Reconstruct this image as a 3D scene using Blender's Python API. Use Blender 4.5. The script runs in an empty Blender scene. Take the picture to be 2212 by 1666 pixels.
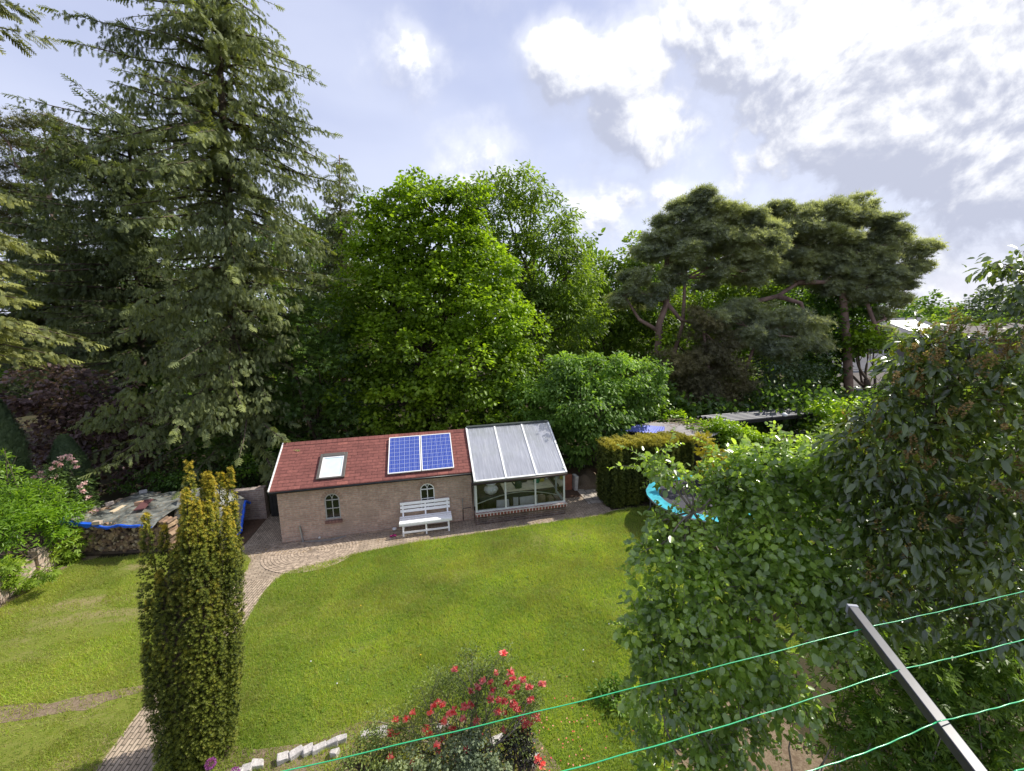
import bpy, math, random
import numpy as np
from mathutils import Vector, Matrix
R = math.radians
sc = bpy.context.scene
col = sc.collection
rng = np.random.default_rng(7)
random.seed(7)

# ------------------------------------------------------------------ camera
EYE = 6.3; FPX = 891.3; PITCH = .152; ROLL = .026; TH = .21
fw = np.array([0, math.cos(PITCH), -math.sin(PITCH)]); up0 = np.array([0, math.sin(PITCH), math.cos(PITCH)]); rt0 = np.array([1., 0, 0])
rt = rt0*math.cos(ROLL) - up0*math.sin(ROLL); up = rt0*math.sin(ROLL) + up0*math.cos(ROLL)
cam_d = bpy.data.cameras.new('camera'); cam = bpy.data.objects.new('camera', cam_d); col.objects.link(cam)
cam.matrix_world = Matrix(((rt[0], up[0], -fw[0], 0), (rt[1], up[1], -fw[1], 0), (rt[2], up[2], -fw[2], EYE), (0, 0, 0, 1)))
cam_d.sensor_width = 36; cam_d.lens = 36*FPX/2212; cam_d.clip_start = .05; cam_d.clip_end = 2000
sc.camera = cam
sc.view_settings.view_transform = 'Standard'; sc.view_settings.look = 'None'
sc.view_settings.exposure = 0.46; sc.view_settings.gamma = 1
sc.cycles.max_bounces = 8; sc.cycles.transparent_max_bounces = 12
sc.cycles.sample_clamp_indirect = 4

def W(x, y, Y):
    "point seen at (x, y) of the survey photograph, Y metres in front of the house wall"
    d = fw + rt*(x-1106)/FPX - up*(y-833)/FPX
    return np.array([0, 0, EYE]) + d*Y/d[1]
def G(x, y, z=0.):
    d = fw + rt*(x-1106)/FPX - up*(y-833)/FPX
    return np.array([0, 0, EYE]) + d*(z-EYE)/d[2]

# ------------------------------------------------------------------ sky
SUN_EL, SUN_AZ = 46, 22                      # azimuth from +X towards +Y
sun_dir = np.array([math.cos(R(SUN_EL))*math.cos(R(SUN_AZ)), math.cos(R(SUN_EL))*math.sin(R(SUN_AZ)), math.sin(R(SUN_EL))])
world = bpy.data.worlds.new('World'); sc.world = world; world.use_nodes = True
class NT:
    def __init__(s, tree): s.t = tree; s.n = tree.nodes; s.l = tree.links
    def node(s, typ, ins=None, **kw):
        n = s.n.new(typ)
        for k, v in kw.items(): setattr(n, k, v)
        for k, v in (ins or {}).items(): s.put(n.inputs[k], v)
        return n
    def put(s, sock, v):
        if isinstance(v, bpy.types.NodeSocket): s.l.new(v, sock)
        elif isinstance(v, bpy.types.Node): s.l.new(v.outputs[0], sock)
        else:
            if sock.type == 'RGBA' and not isinstance(v, (int, float)) and len(v) == 3: v = (*v, 1)
            sock.default_value = v
    def math(s, op, a, b=0., c=0., clamp=False):
        return s.node('ShaderNodeMath', {0: a, 1: b, 2: c}, operation=op, use_clamp=clamp).outputs[0]
    def vmath(s, op, a, b=(0, 0, 0)):
        n = s.node('ShaderNodeVectorMath', {0: a, 1: b}, operation=op)
        return n.outputs['Value'] if op in ('DISTANCE', 'DOT_PRODUCT', 'LENGTH') else n.outputs[0]
    def scale(s, a, k):
        n = s.node('ShaderNodeVectorMath', {0: a}, operation='SCALE'); s.put(n.inputs['Scale'], k); return n.outputs[0]
    def mix(s, f, a, b, blend='MIX'):
        n = s.node('ShaderNodeMix', data_type='RGBA', blend_type=blend)
        s.put(n.inputs[0], f); s.put(n.inputs[6], a); s.put(n.inputs[7], b); return n.outputs[2]
    def ramp(s, f, a, b, lo=0., hi=1.):
        return s.node('ShaderNodeMapRange', {0: f, 1: a, 2: b, 3: lo, 4: hi}, interpolation_type='SMOOTHSTEP').outputs[0]
    def noise(s, v, scale, detail=4, rough=.55, dist=0.):
        n = s.node('ShaderNodeTexNoise', {'Scale': scale, 'Detail': detail, 'Roughness': rough, 'Distortion': dist})
        if v is not None: s.put(n.inputs['Vector'], v)
        return n
wt = NT(world.node_tree); wt.n.clear()
D = wt.node('ShaderNodeTexCoord').outputs['Generated']
sky = wt.node('ShaderNodeTexSky', sky_type='NISHITA'); sky.sun_disc = False; sky.sun_elevation = R(SUN_EL); sky.sun_rotation = R(90-SUN_AZ)
sky.air_density = 1.2; sky.dust_density = 2.0
sep = wt.node('ShaderNodeSeparateXYZ', {0: D})
zc = wt.math('MAXIMUM', sep.outputs[2], .0)
def dirn(x, y):
    d = W(x, y, 10.) - np.array([0, 0, EYE]); return d/np.linalg.norm(d)
def cloudnoise(vec):
    s2 = wt.node('ShaderNodeSeparateXYZ', {0: vec})
    den = wt.math('ADD', wt.math('MAXIMUM', s2.outputs[2], 0.), .28)
    p = wt.node('ShaderNodeCombineXYZ', {0: wt.math('DIVIDE', s2.outputs[0], den), 1: wt.math('DIVIDE', s2.outputs[1], den), 2: 0.})
    # billow: large plus puffy detail
    a = wt.noise(wt.vmath('MULTIPLY', vec, (1, 1, 1.7)), 4.2, 9, .56, .25).outputs[0]
    b = wt.noise(p, 1.3, 4, .5).outputs[0]
    return wt.math('ADD', wt.math('MULTIPLY', a, .75), wt.math('MULTIPLY', b, .25))
def field(vec, blobs):
    tot = None
    for (x, y, r, s) in blobs:
        dist = wt.vmath('DISTANCE', vec, tuple(dirn(x, y)))
        g = wt.math('MULTIPLY', wt.math('EXPONENT', wt.math('MULTIPLY', wt.math('POWER', wt.math("DIVIDE", dist, r*1.05/891.), 2.), -1.)), s)
        tot = g if tot is None else wt.math('MAXIMUM', tot, g)
    return tot
CL = [(898, 150, 70, .80), (1240, 150, 90, .80), (1350, 200, 110, .82), (1440, 270, 100, .74), (1310, 445, 105, .78), (1430, 440, 70, .70), (1610, 60, 140, .88),
      (1780, 90, 190, .92), (2000, 110, 260, .98), (1640, 180, 100, .74), (2130, 280, 170, .80), (1950, 260, 110, .74), (1590, 370, 85, .72), (2140, 430, 110, .76),
      (1950, 400, 90, .70), (2110, 560, 150, .66), (1040, 385, 110, .64), (2500, 100, 330, 1.05), (2100, -400, 260, .95), (1500, -3500, 420, .9)]
def density(vec, fine=True):
    wv = wt.vmath('ADD', vec, wt.scale(wt.vmath('SUBTRACT', wt.noise(vec, 6.0, 4, .6).outputs[1], (.5, .5, .5)), .16))
    F_ = field(wv, CL); a = wt.noise(vec, 5.2, 8 if fine else 5, .60, .2).outputs[0]
    return wt.math('ADD', F_, wt.math('MULTIPLY', wt.math('SUBTRACT', a, .5), wt.math('ADD', .35, wt.math('MULTIPLY', F_, 2.3))))
sunv = np.array([.40, .0, .92])
dens = density(D); dens2 = density(wt.vmath('NORMALIZE', wt.vmath('ADD', D, tuple(sunv*.022)))); dens3 = density(wt.vmath('NORMALIZE', wt.vmath('ADD', D, tuple(sunv*.085))), False)
mask = wt.math('MAXIMUM', wt.ramp(dens, .42, .68), wt.math('MULTIPLY', wt.ramp(dens, .18, .60), .45))
lit = wt.math('ADD', wt.math('MULTIPLY', wt.math('SUBTRACT', dens, dens2), 1.3), wt.math('MULTIPLY', wt.math('SUBTRACT', dens, dens3), .75))
lit = wt.math('SUBTRACT', wt.math('ADD', lit, .52), wt.math('MULTIPLY', wt.ramp(dens, .8, 1.5), .18))
lit = wt.ramp(lit, .12, .92)
sunprox = wt.ramp(wt.vmath('DOT_PRODUCT', D, tuple(sun_dir)), .55, 1.0)
white = wt.mix(sunprox, (7.0, 7.1, 7.4), (7.8, 7.8, 7.85))
shade = wt.mix(sunprox, (3.4, 3.65, 4.6), (3.7, 3.9, 4.7))
ccol = wt.mix(lit, shade, white)
veiln = wt.noise(wt.vmath('MULTIPLY', D, (1, 1, 2.5)), 1.6, 4, .5).outputs[0]
veil = wt.mix(wt.ramp(zc, .0, .70), (5.1, 5.4, 6.8), (3.15, 3.5, 5.2))
veil = wt.mix(wt.ramp(veiln, .38, .68, 0, .6), veil, (5.5, 5.75, 7.0))
base = wt.mix(.80, sky.outputs[0], veil)
fin = wt.mix(mask, base, ccol)
fin = wt.mix(wt.ramp(sep.outputs[2], -.06, 0.0), (.9, 1.1, .7), fin)
bg = wt.node('ShaderNodeBackground', {0: fin, 1: .12})
wo = wt.node('ShaderNodeOutputWorld', {0: bg})
world.cycles.sampling_method = 'MANUAL'; world.cycles.sample_map_resolution = 512

sl = bpy.data.lights.new('sun', 'SUN'); sl.energy = 4.5; sl.angle = R(.5); sl.color = (1, .95, .86)
so = bpy.data.objects.new('sun', sl); col.objects.link(so)
so.rotation_euler = Vector(tuple(-sun_dir)).to_track_quat('-Z', 'Y').to_euler(); so.location = (0, 0, 30)

# ------------------------------------------------------------------ helpers
def tag(o, label=None, cat=None, group=None, kind=None):
    if label: o['label'] = label
    if cat: o['category'] = cat
    if group: o['group'] = group
    if kind: o['kind'] = kind
    return o
def thing(name, label, cat, loc=(0, 0, 0), rz=0., group=None):
    o = bpy.data.objects.new(name, None); col.objects.link(o); o.empty_display_size = .1
    o.location = tuple(float(v) for v in loc); o.rotation_euler = (0, 0, rz)
    return tag(o, label, cat, group)
def frame_of(p):
    if p is None: return np.eye(3), np.zeros(3)
    M = Matrix.Identity(4); q = p
    while q is not None:
        M = Matrix.LocRotScale(q.location, q.rotation_euler, q.scale) @ M; q = q.parent
    M = np.array(M.inverted()); return M[:3, :3], M[:3, 3]
def link(name, me, parent=None):
    o = bpy.data.objects.new(name, me); col.objects.link(o); o.parent = parent; return o
class MB:
    "collects shapes; build() links them as one mesh object"
    def __init__(s): s.v = []; s.f = []; s.n = 0
    def add(s, vs, fs):
        s.v += [tuple(float(c) for c in v) for v in vs]; s.f += [tuple(i+s.n for i in f) for f in fs]; s.n += len(vs); return s
    def box(s, c, d, rz=0., tilt=None, jit=0.):
        x, y, z = d[0]/2, d[1]/2, d[2]/2
        vs = np.array([(-x, -y, -z), (x, -y, -z), (x, y, -z), (-x, y, -z), (-x, -y, z), (x, -y, z), (x, y, z), (-x, y, z)])
        if jit: vs = vs + rng.normal(0, jit, vs.shape)
        if tilt is not None: vs = vs @ np.array(tilt).T
        cz, sz = math.cos(rz), math.sin(rz)
        vs = vs @ np.array([[cz, -sz, 0], [sz, cz, 0], [0, 0, 1]]).T + np.array(c)
        return s.add(vs, [(0, 3, 2, 1), (4, 5, 6, 7), (0, 1, 5, 4), (1, 2, 6, 5), (2, 3, 7, 6), (3, 0, 4, 7)])
    def bar(s, a, b, w, h, upv=(0, 0, 1)):
        a = np.array(a, float); b = np.array(b, float); x = b-a; L = np.linalg.norm(x); x /= L
        y = np.cross(upv, x); y /= np.linalg.norm(y); z = np.cross(x, y)
        return s.box((a+b)/2, (L, w, h), 0, np.stack([x, y, z], 1))
    def tube(s, pts, r, seg=8, cap=True):
        pts = np.array(pts, float); n = len(pts); r = np.broadcast_to(np.array(r, float), (n,))
        tan = np.gradient(pts, axis=0); tan /= np.linalg.norm(tan, axis=1)[:, None]+1e-9
        ref = np.array([0, 0, 1.]) if abs(tan[0][2]) < .9 else np.array([1., 0, 0])
        vs = []
        for i in range(n):
            a = np.cross(tan[i], ref); a /= np.linalg.norm(a)+1e-9; b = np.cross(tan[i], a)
            for k in range(seg):
                t = 2*math.pi*k/seg; vs.append(pts[i]+r[i]*(a*math.cos(t)+b*math.sin(t)))
        fs = [(i*seg+k, i*seg+(k+1) % seg, (i+1)*seg+(k+1) % seg, (i+1)*seg+k) for i in range(n-1) for k in range(seg)]
        if cap: fs += [tuple(range(seg))[::-1], tuple((n-1)*seg+k for k in range(seg))]
        return s.add(vs, fs)
    def lathe(s, prof, c=(0, 0, 0), seg=20, sx=1., fn=None):
        vs = []
        for (r_, z) in prof:
            for k in range(seg):
                t = 2*math.pi*k/seg; q = r_*(1 if fn is None else fn(t, z)); vs.append((c[0]+q*math.cos(t)*sx, c[1]+q*math.sin(t), c[2]+z))
        n = len(prof)
        fs = [(i*seg+k, i*seg+(k+1) % seg, (i+1)*seg+(k+1) % seg, (i+1)*seg+k) for i in range(n-1) for k in range(seg)]
        fs += [tuple(range(seg))[::-1], tuple((n-1)*seg+k for k in range(seg))]
        return s.add(vs, fs)
    def prism(s, poly, z0, z1):
        n = len(poly)
        vs = [(x, y, z0) for x, y in poly]+[(x, y, z1) for x, y in poly]
        return s.add(vs, [tuple(range(n))[::-1], tuple(range(n, 2*n))]+[(i, (i+1) % n, n+(i+1) % n, n+i) for i in range(n)])
    def build(s, name, m, parent=None, world=False, smooth=False, bevel=0.):
        v = np.array(s.v)
        if world: A, t = frame_of(parent); v = v @ A.T + t
        me = bpy.data.meshes.new(name); me.from_pydata([tuple(p) for p in v], [], s.f)
        if smooth: me.polygons.foreach_set('use_smooth', [True]*len(me.polygons))
        me.materials.append(m); me.update()
        o = link(name, me, parent)
        if bevel:
            b = o.modifiers.new('bevel', 'BEVEL'); b.width = bevel; b.segments = 2; b.limit_method = 'ANGLE'
        return o

# leaf cards: many copies of one small template, written straight into a mesh
T_DIAMOND = (np.array([(0, 0, 0), (.5, .5, .10), (1, 0, 0), (.5, -.5, .10)]), [(0, 3, 2, 1)], np.zeros(4))
T_LEAF = (np.array([(0, 0, 0), (.28, .42, .12), (.70, .40, .10), (1, 0, -.10), (.70, -.40, .10), (.28, -.42, .12)]), [(0, 1, 2, 3)[::-1], (0, 3, 4, 5)[::-1]], np.zeros(6))
T_LONG = (np.array([(0, 0, 0), (.25, .42, .10), (.60, .45, .06), (1, 0, -.22), (.60, -.45, .06), (.25, -.42, .10), (.55, 0, -.02)]), [(0, 6, 2, 1), (6, 3, 2), (0, 5, 4, 6), (6, 4, 3)], np.zeros(7))
T_ROUND = (np.array([(0, 0, 0), (.08, .34, .07), (.45, .50, .10), (.85, .30, .04), (1, 0, -.06), (.85, -.30, .04), (.45, -.50, .10), (.08, -.34, .07), (.5, 0, -.02)]),
           [(0, 8, 2, 1), (8, 4, 3, 2), (0, 7, 6, 8), (8, 6, 5, 4)], np.zeros(9))
T_BLADE = (np.array([(0, -.5, 0), (0, .5, 0), (1, 0, .0)]), [(0, 1, 2)], np.array([0, 0, .5]))
def lobed(n=5):
    vs = [(0, 0, 0)]; fs = []; ti = [0.]
    angs = np.linspace(-1.9, 1.9, n)
    for i, a in enumerate(angs):
        l = .62+.38*math.cos(a*.75); w = .30
        vs += [(.18+.5*l*math.cos(a-w)*.6, .5*l*math.sin(a-w)*.9, .05), (.18+l*math.cos(a)*.82, l*math.sin(a)*.75, -.06), (.18+.5*l*math.cos(a+w)*.6, .5*l*math.sin(a+w)*.9, .05)]
        k = 1+3*i; fs.append((0, k, k+1, k+2)); ti += [0, .1, 0]
    return np.array(vs), fs, np.array(ti)
T_LOBED = lobed()
def spray(n=7, gold=.55):
    "flat conifer spray: a stem with needle-clad side shoots"
    vs = []; fs = []; ti = []
    def bl(a, b, w):
        a = np.array(a, float); b = np.array(b, float); d = b-a; s_ = np.array([-d[1], d[0], 0]); s_ = s_/np.linalg.norm(s_)*w/2; k = len(vs)
        vs.extend([a-s_, a+s_, b+s_*.8, b-s_*.8]); fs.append((k, k+1, k+2, k+3)); ti.extend([0, 0, gold, gold])
    bl((0, 0, 0), (1, 0, -.05), .08)
    for i in range(n):
        x = .08+.80*i/n; l = .42*(1-.55*i/n)
        for sgn in (-1, 1): bl((x, 0, 0), (x+l*.72, sgn*l*.8, -.16*(i % 2)-.03), .085)
    return np.array(vs), fs, np.array(ti)
T_SPRAY = spray()
def star(n=9, spread=.6, tip=.6, w=.10, rings=2):
    "upright shoot of needles"
    vs = []; fs = []; ti = []; r_ = np.random.default_rng(3)
    for j in range(rings):
        for i in range(n):
            a = 2*math.pi*(i+.5*j)/n; z0 = .45*j/max(rings-1, 1); s_ = spread*(1-.25*j)
            d = np.array([math.cos(a)*s_, math.sin(a)*s_, .75]); d /= np.linalg.norm(d); base_ = np.array([0, 0, z0])
            p = np.cross(d, (0, 0, 1)); p /= np.linalg.norm(p); k = len(vs)
            e = base_+d*(.62 if j == 0 else .55)*r_.uniform(.8, 1.15)
            vs.extend([base_-p*w/2, base_+p*w/2, e]); fs.append((k, k+1, k+2)); ti.extend([0+.3*j*tip, 0+.3*j*tip, tip*(.4+.6*j)])
    v = np.array(vs)[:, [2, 0, 1]]          # template axis is +x
    return v, fs, np.array(ti)
T_STAR = star(); T_TUFT = star(7, 1.1, .25, .085, 1); T_YEW = star(7, .95, .75, .17, 2)
def unit(v): return v/(np.linalg.norm(v, axis=-1, keepdims=True)+1e-9)
def cards(name, m, tpl, P, X, N, L, Wd, tint, parent=None, cup=1.):
    "P position, X long axis, N face normal (orthogonalised), L length, Wd width, tint 0..1"
    tv, tf, tt = tpl; P = np.asarray(P, float); M = len(P)
    X = unit(np.asarray(X, float)); Y = unit(np.cross(N, X)); Z = np.cross(X, Y)
    L = np.broadcast_to(L, (M,)); Wd = np.broadcast_to(Wd, (M,)); tint = np.broadcast_to(tint, (M,))
    v = (P[:, None, :] + X[:, None, :]*(tv[None, :, 0, None]*L[:, None, None]) + Y[:, None, :]*(tv[None, :, 1, None]*Wd[:, None, None])
         + Z[:, None, :]*(tv[None, :, 2, None]*(L if tpl in () else (L+Wd)/2)[:, None, None]*cup))
    A, t = frame_of(parent); v = v.reshape(-1, 3) @ A.T + t
    k = len(tv); counts = np.array([len(f) for f in tf]); flat = np.concatenate([np.array(f) for f in tf])
    idx = (np.arange(M)[:, None]*k + flat[None, :]).ravel(); tot = np.tile(counts, M); start = np.concatenate([[0], np.cumsum(tot)[:-1]])
    me = bpy.data.meshes.new(name); me.vertices.add(M*k); me.vertices.foreach_set('co', v.astype(np.float32).ravel())
    me.loops.add(len(idx)); me.loops.foreach_set('vertex_index', idx.astype(np.int32))
    me.polygons.add(len(tot)); me.polygons.foreach_set('loop_start', start.astype(np.int32)); me.polygons.foreach_set('loop_total', tot.astype(np.int32))
    at = me.attributes.new('tint', 'FLOAT', 'POINT'); at.data.foreach_set('value', np.clip(tint[:, None]+tt[None, :], 0, 1.2).astype(np.float32).ravel())
    me.materials.append(m); me.update(calc_edges=True)
    return link(name, me, parent)
def merge_cards(lst): return [np.concatenate(c) for c in zip(*lst)]

# ------------------------------------------------------------------ materials
def newmat(name):
    m = bpy.data.materials.new(name); m.use_nodes = True; t = NT(m.node_tree); t.n.clear(); return m, t
def plain(name, c, rough=.6, var=.15, scale=6., metal=0., bump=.0, spec=.4, coord='Object', dirt=None):
    m, t = newmat(name); co = t.node('ShaderNodeTexCoord').outputs[coord]
    n = t.noise(co, scale, 6, .6).outputs[0]
    a = tuple(x*(1-var) for x in c); b = tuple(min(1, x*(1+var)) for x in c)
    cc = t.mix(t.ramp(n, .3, .7), a, b)
    if dirt: cc = t.mix(t.ramp(t.noise(co, scale*.6, 5, .7).outputs[0], .52, .72, 0, .7), cc, dirt)
    p = t.node('ShaderNodeBsdfPrincipled', {'Base Color': cc, 'Roughness': rough, 'Metallic': metal, 'Specular IOR Level': spec})
    if bump:
        b_ = t.node('ShaderNodeBump', {'Height': t.noise(co, scale*4, 5, .6).outputs[0], 'Strength': bump, 'Distance': .02}); t.put(p.inputs['Normal'], b_.outputs[0])
    t.node('ShaderNodeOutputMaterial', {0: p.outputs[0]}); return m
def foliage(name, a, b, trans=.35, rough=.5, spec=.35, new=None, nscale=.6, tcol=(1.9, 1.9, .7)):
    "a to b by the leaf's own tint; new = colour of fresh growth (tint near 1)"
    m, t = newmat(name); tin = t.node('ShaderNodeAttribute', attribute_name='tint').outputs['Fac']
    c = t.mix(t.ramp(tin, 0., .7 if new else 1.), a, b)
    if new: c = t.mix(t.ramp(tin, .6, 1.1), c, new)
    gn = t.noise(t.node('ShaderNodeNewGeometry').outputs['Position'], nscale, 3, .5).outputs[0]
    c = t.mix(1., c, t.mix(t.ramp(gn, .3, .7), (.72, .74, .8), (1.25, 1.2, 1.05)), 'MULTIPLY')
    p = t.node('ShaderNodeBsdfPrincipled', {'Base Color': c, 'Roughness': rough, 'Specular IOR Level': min(spec, 1.), 'Coat Weight': .55 if spec >= 1. else 0., 'Coat Roughness': .22})
    tr = t.node('ShaderNodeBsdfTranslucent', {0: t.mix(1., c, tcol, 'MULTIPLY')})
    mx = t.node('ShaderNodeMixShader', {0: trans, 1: p.outputs[0], 2: tr.outputs[0]})
    t.node('ShaderNodeOutputMaterial', {0: mx.outputs[0]}); return m
def bricks(name, c1, c2, mortar, bw, bh, ms=.012, vec='wall', rough=.85, off=.5, var=.25, stain=None, bump=.5, bias=0.):
    m, t = newmat(name); tc = t.node('ShaderNodeTexCoord')
    if vec == 'wall':
        s_ = t.node('ShaderNodeSeparateXYZ', {0: tc.outputs['Object']}); v = t.node('ShaderNodeCombineXYZ', {0: t.math('ADD', s_.outputs[0], s_.outputs[1]), 1: s_.outputs[2], 2: 0.}).outputs[0]
    elif vec == 'roof': v = t.vmath('MULTIPLY', tc.outputs['Object'], (1, 1.157, 0))
    elif vec == 'uv': v = tc.outputs['UV']
    else: v = tc.outputs['Object']
    v = t.vmath('ADD', v, t.scale(t.vmath('SUBTRACT', t.noise(v, 7, 3).outputs[1], (.5, .5, .5)), .008))
    b = t.node('ShaderNodeTexBrick', {'Vector': v, 'Color1': c1, 'Color2': c2, 'Mortar': mortar, 'Scale': 1., 'Mortar Size': ms, 'Mortar Smooth': .2, 'Bias': bias, 'Brick Width': bw, 'Row Height': bh}, offset=off)
    n = t.noise(tc.outputs['Object'], 2.2, 6, .65).outputs[0]; n2 = t.noise(tc.outputs['Object'], 14., 4, .6).outputs[0]
    c = t.mix(1., b.outputs[0], t.mix(t.ramp(n, .3, .7), (1-var,)*3, (1+var,)*3), 'MULTIPLY')
    c = t.mix(1., c, t.mix(t.ramp(n2, .3, .7), (.85,)*3, (1.15,)*3), 'MULTIPLY')
    if stain: c = t.mix(t.ramp(t.noise(tc.outputs['Object'], .9, 5, .7).outputs[0], .48, .7, 0, .75), c, stain)
    p = t.node('ShaderNodeBsdfPrincipled', {'Base Color': c, 'Roughness': rough, 'Specular IOR Level': .25})
    h = t.math('ADD', t.math('MULTIPLY', b.outputs[1], -1.), t.math('MULTIPLY', n2, .4))
    bp = t.node('ShaderNodeBump', {'Height': h, 'Strength': bump, 'Distance': .01}); t.put(p.inputs['Normal'], bp.outputs[0])
    t.node('ShaderNodeOutputMaterial', {0: p.outputs[0]}); return m
def glass(name, tintc=(.9, .95, .95), refl=1.0, dirt=.06):
    m, t = newmat(name); fr = t.node('ShaderNodeFresnel', {'IOR': 1.5})
    g = t.node('ShaderNodeBsdfGlossy', {'Color': (1, 1, 1), 'Roughness': .03}); tr = t.node('ShaderNodeBsdfTransparent', {0: tintc})
    mx = t.node('ShaderNodeMixShader', {0: t.math('MULTIPLY', fr.outputs[0], refl, clamp=True), 1: tr.outputs[0], 2: g.outputs[0]})
    df = t.node('ShaderNodeBsdfDiffuse', {0: (.6, .62, .6)}); n = t.noise(t.node('ShaderNodeTexCoord').outputs['Object'], 3., 5, .7).outputs[0]
    m2 = t.node('ShaderNodeMixShader', {0: t.ramp(n, .4, .8, 0, dirt), 1: mx.outputs[0], 2: df.outputs[0]})
    t.node('ShaderNodeOutputMaterial', {0: m2.outputs[0]}); return m
M_brick = bricks('shed brick', (.52, .35, .26), (.39, .25, .19), (.43, .36, .285), .21, .062, .011, var=.14, stain=(.34, .26, .20))
M_brick_dk = bricks('greenhouse plinth brick', (.17, .11, .085), (.10, .07, .06), (.20, .17, .15), .21, .065, .012, var=.4, stain=(.20, .16, .13))
M_wallbrick = bricks('garden wall brick', (.33, .25, .20), (.24, .17, .15), (.33, .29, .25), .22, .07, .012, var=.25)
M_rowlock = bricks('red sill brick', (.24, .075, .05), (.19, .06, .045), (.50, .46, .42), .105, .4, .016, off=0., var=.15)
M_shingle = bricks('red roof shingle', (.225, .085, .07), (.175, .065, .055), (.12, .048, .042), .33, .125, .006, vec='roof', var=.10, bump=.2, bias=-.1)
M_palestone = bricks('pale stone walling', (.42, .33, .26), (.33, .25, .20), (.28, .24, .2), .3, .16, .02, var=.3)
M_white = plain('white paint', (.80, .80, .78), .4, .04)
M_bench = plain('bench white paint', (.93, .92, .90), .4, .03, 9)
M_offwhite = plain('aged white frame', (.62, .64, .60), .45, .08)
M_greyframe = plain('grey window frame', (.40, .40, .37), .6, .1)
M_alu = plain('grey brown metal', (.16, .145, .13), .4, .1, metal=.4)
M_black = plain('black gutter', (.012, .012, .013), .35, .2)
M_blackwood = plain('black stained wood', (.015, .014, .013), .7, .3)
M_darkglass = plain('dark window glass', (.012, .014, .013), .08, .2, spec=.5)
M_pane = glass('clear pane')
M_terracotta = plain('terracotta', (.30, .11, .06), .8, .2)
M_soil = plain('dark soil', (.075, .048, .032), 1., .35, 5, bump=.8)
M_wood = plain('weathered wood', (.34, .25, .17), .8, .3, 8, bump=.3)
M_paleplank = plain('pale plank', (.62, .50, .34), .7, .15, 8)
M_darkwood = plain('dark wood', (.06, .042, .03), .8, .3)
M_bark = plain('bark', (.10, .075, .055), .95, .35, 5, bump=.8)
M_barkpine = plain('pine bark', (.23, .15, .12), .95, .3, 3, bump=.8)
M_barkgrey = plain('grey bark', (.20, .17, .14), .95, .3, 5, bump=.8)
M_steel = plain('galvanised steel', (.35, .37, .38), .35, .15, metal=.7)
M_stone = plain('granite', (.46, .43, .41), .9, .25, 22, bump=.6)
def skin_roof():
    m, t = newmat('frosted roof sheet'); tc = t.node('ShaderNodeTexCoord'); o = tc.outputs['Object']
    st = t.noise(t.vmath('MULTIPLY', o, (14, 1.1, 1)), 1.6, 5, .6).outputs[0]; big = t.noise(o, 1.4, 5, .65).outputs[0]
    alg = t.ramp(t.math('ADD', big, t.math('MULTIPLY', t.node('ShaderNodeSeparateXYZ', {0: o}).outputs[1], .12)), .52, .78, 0, .65)
    c = t.mix(alg, (.84, .86, .95), (.66, .70, .64)); c = t.mix(t.ramp(st, .52, .75), c, (.93, .94, .98))
    df = t.node('ShaderNodeBsdfDiffuse', {0: c}); tl = t.node('ShaderNodeBsdfTranslucent', {0: c}); tr = t.node('ShaderNodeBsdfTransparent', {0: (.9, .92, .95)})
    gl = t.node('ShaderNodeBsdfGlossy', {'Color': (1, 1, 1), 'Roughness': .18})
    a = t.node('ShaderNodeMixShader', {0: .55, 1: df.outputs[0], 2: tl.outputs[0]}); b = t.node('ShaderNodeMixShader', {0: t.ramp(st, .3, .8, .58, .25), 1: a.outputs[0], 2: tr.outputs[0]})
    c2 = t.node('ShaderNodeMixShader', {0: t.math('ADD', t.node('ShaderNodeFresnel', {'IOR': 1.5}).outputs[0], .10), 1: b.outputs[0], 2: gl.outputs[0]})
    t.node('ShaderNodeOutputMaterial', {0: c2.outputs[0]}); return m
M_frost = skin_roof()
def solar_mat(cols=6, rows=9, w=.99, h=1.54):
    m, t = newmat('blue solar cells'); o = t.node('ShaderNodeTexCoord').outputs['UV']
    s_ = t.node('ShaderNodeSeparateXYZ', {0: o}); u = t.math('MULTIPLY', s_.outputs[0], float(cols)); v = t.math('MULTIPLY', s_.outputs[1], float(rows))
    fu = t.math('FRACT', u); fv = t.math('FRACT', v)
    def line(x, c, w_): return t.math('LESS_THAN', t.math('ABSOLUTE', t.math('SUBTRACT', x, c)), w_)
    g = t.math('MAXIMUM', line(fu, 0., .045), line(fu, 1., .045)); g = t.math('MAXIMUM', g, t.math('MAXIMUM', line(fv, 0., .04), line(fv, 1., .04)))
    bus = t.math('MAXIMUM', line(fu, .33, .022), line(fu, .67, .022))
    cell = t.node('ShaderNodeTexVoronoi', {'Vector': o, 'Scale': 60.}); c = t.mix(t.math('MULTIPLY', t.node('ShaderNodeSeparateXYZ', {0: cell.outputs['Color']}).outputs[0], 1.), (.012, .035, .22), (.03, .075, .40))
    c = t.mix(t.math('MULTIPLY', t.math('MAXIMUM', g, t.math('MULTIPLY', bus, .75)), .62), c, (.42, .47, .62))
    p = t.node('ShaderNodeBsdfPrincipled', {'Base Color': c, 'Roughness': .12, 'Specular IOR Level': .45}); t.node('ShaderNodeOutputMaterial', {0: p.outputs[0]}); return m
M_solar = solar_mat()

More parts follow.
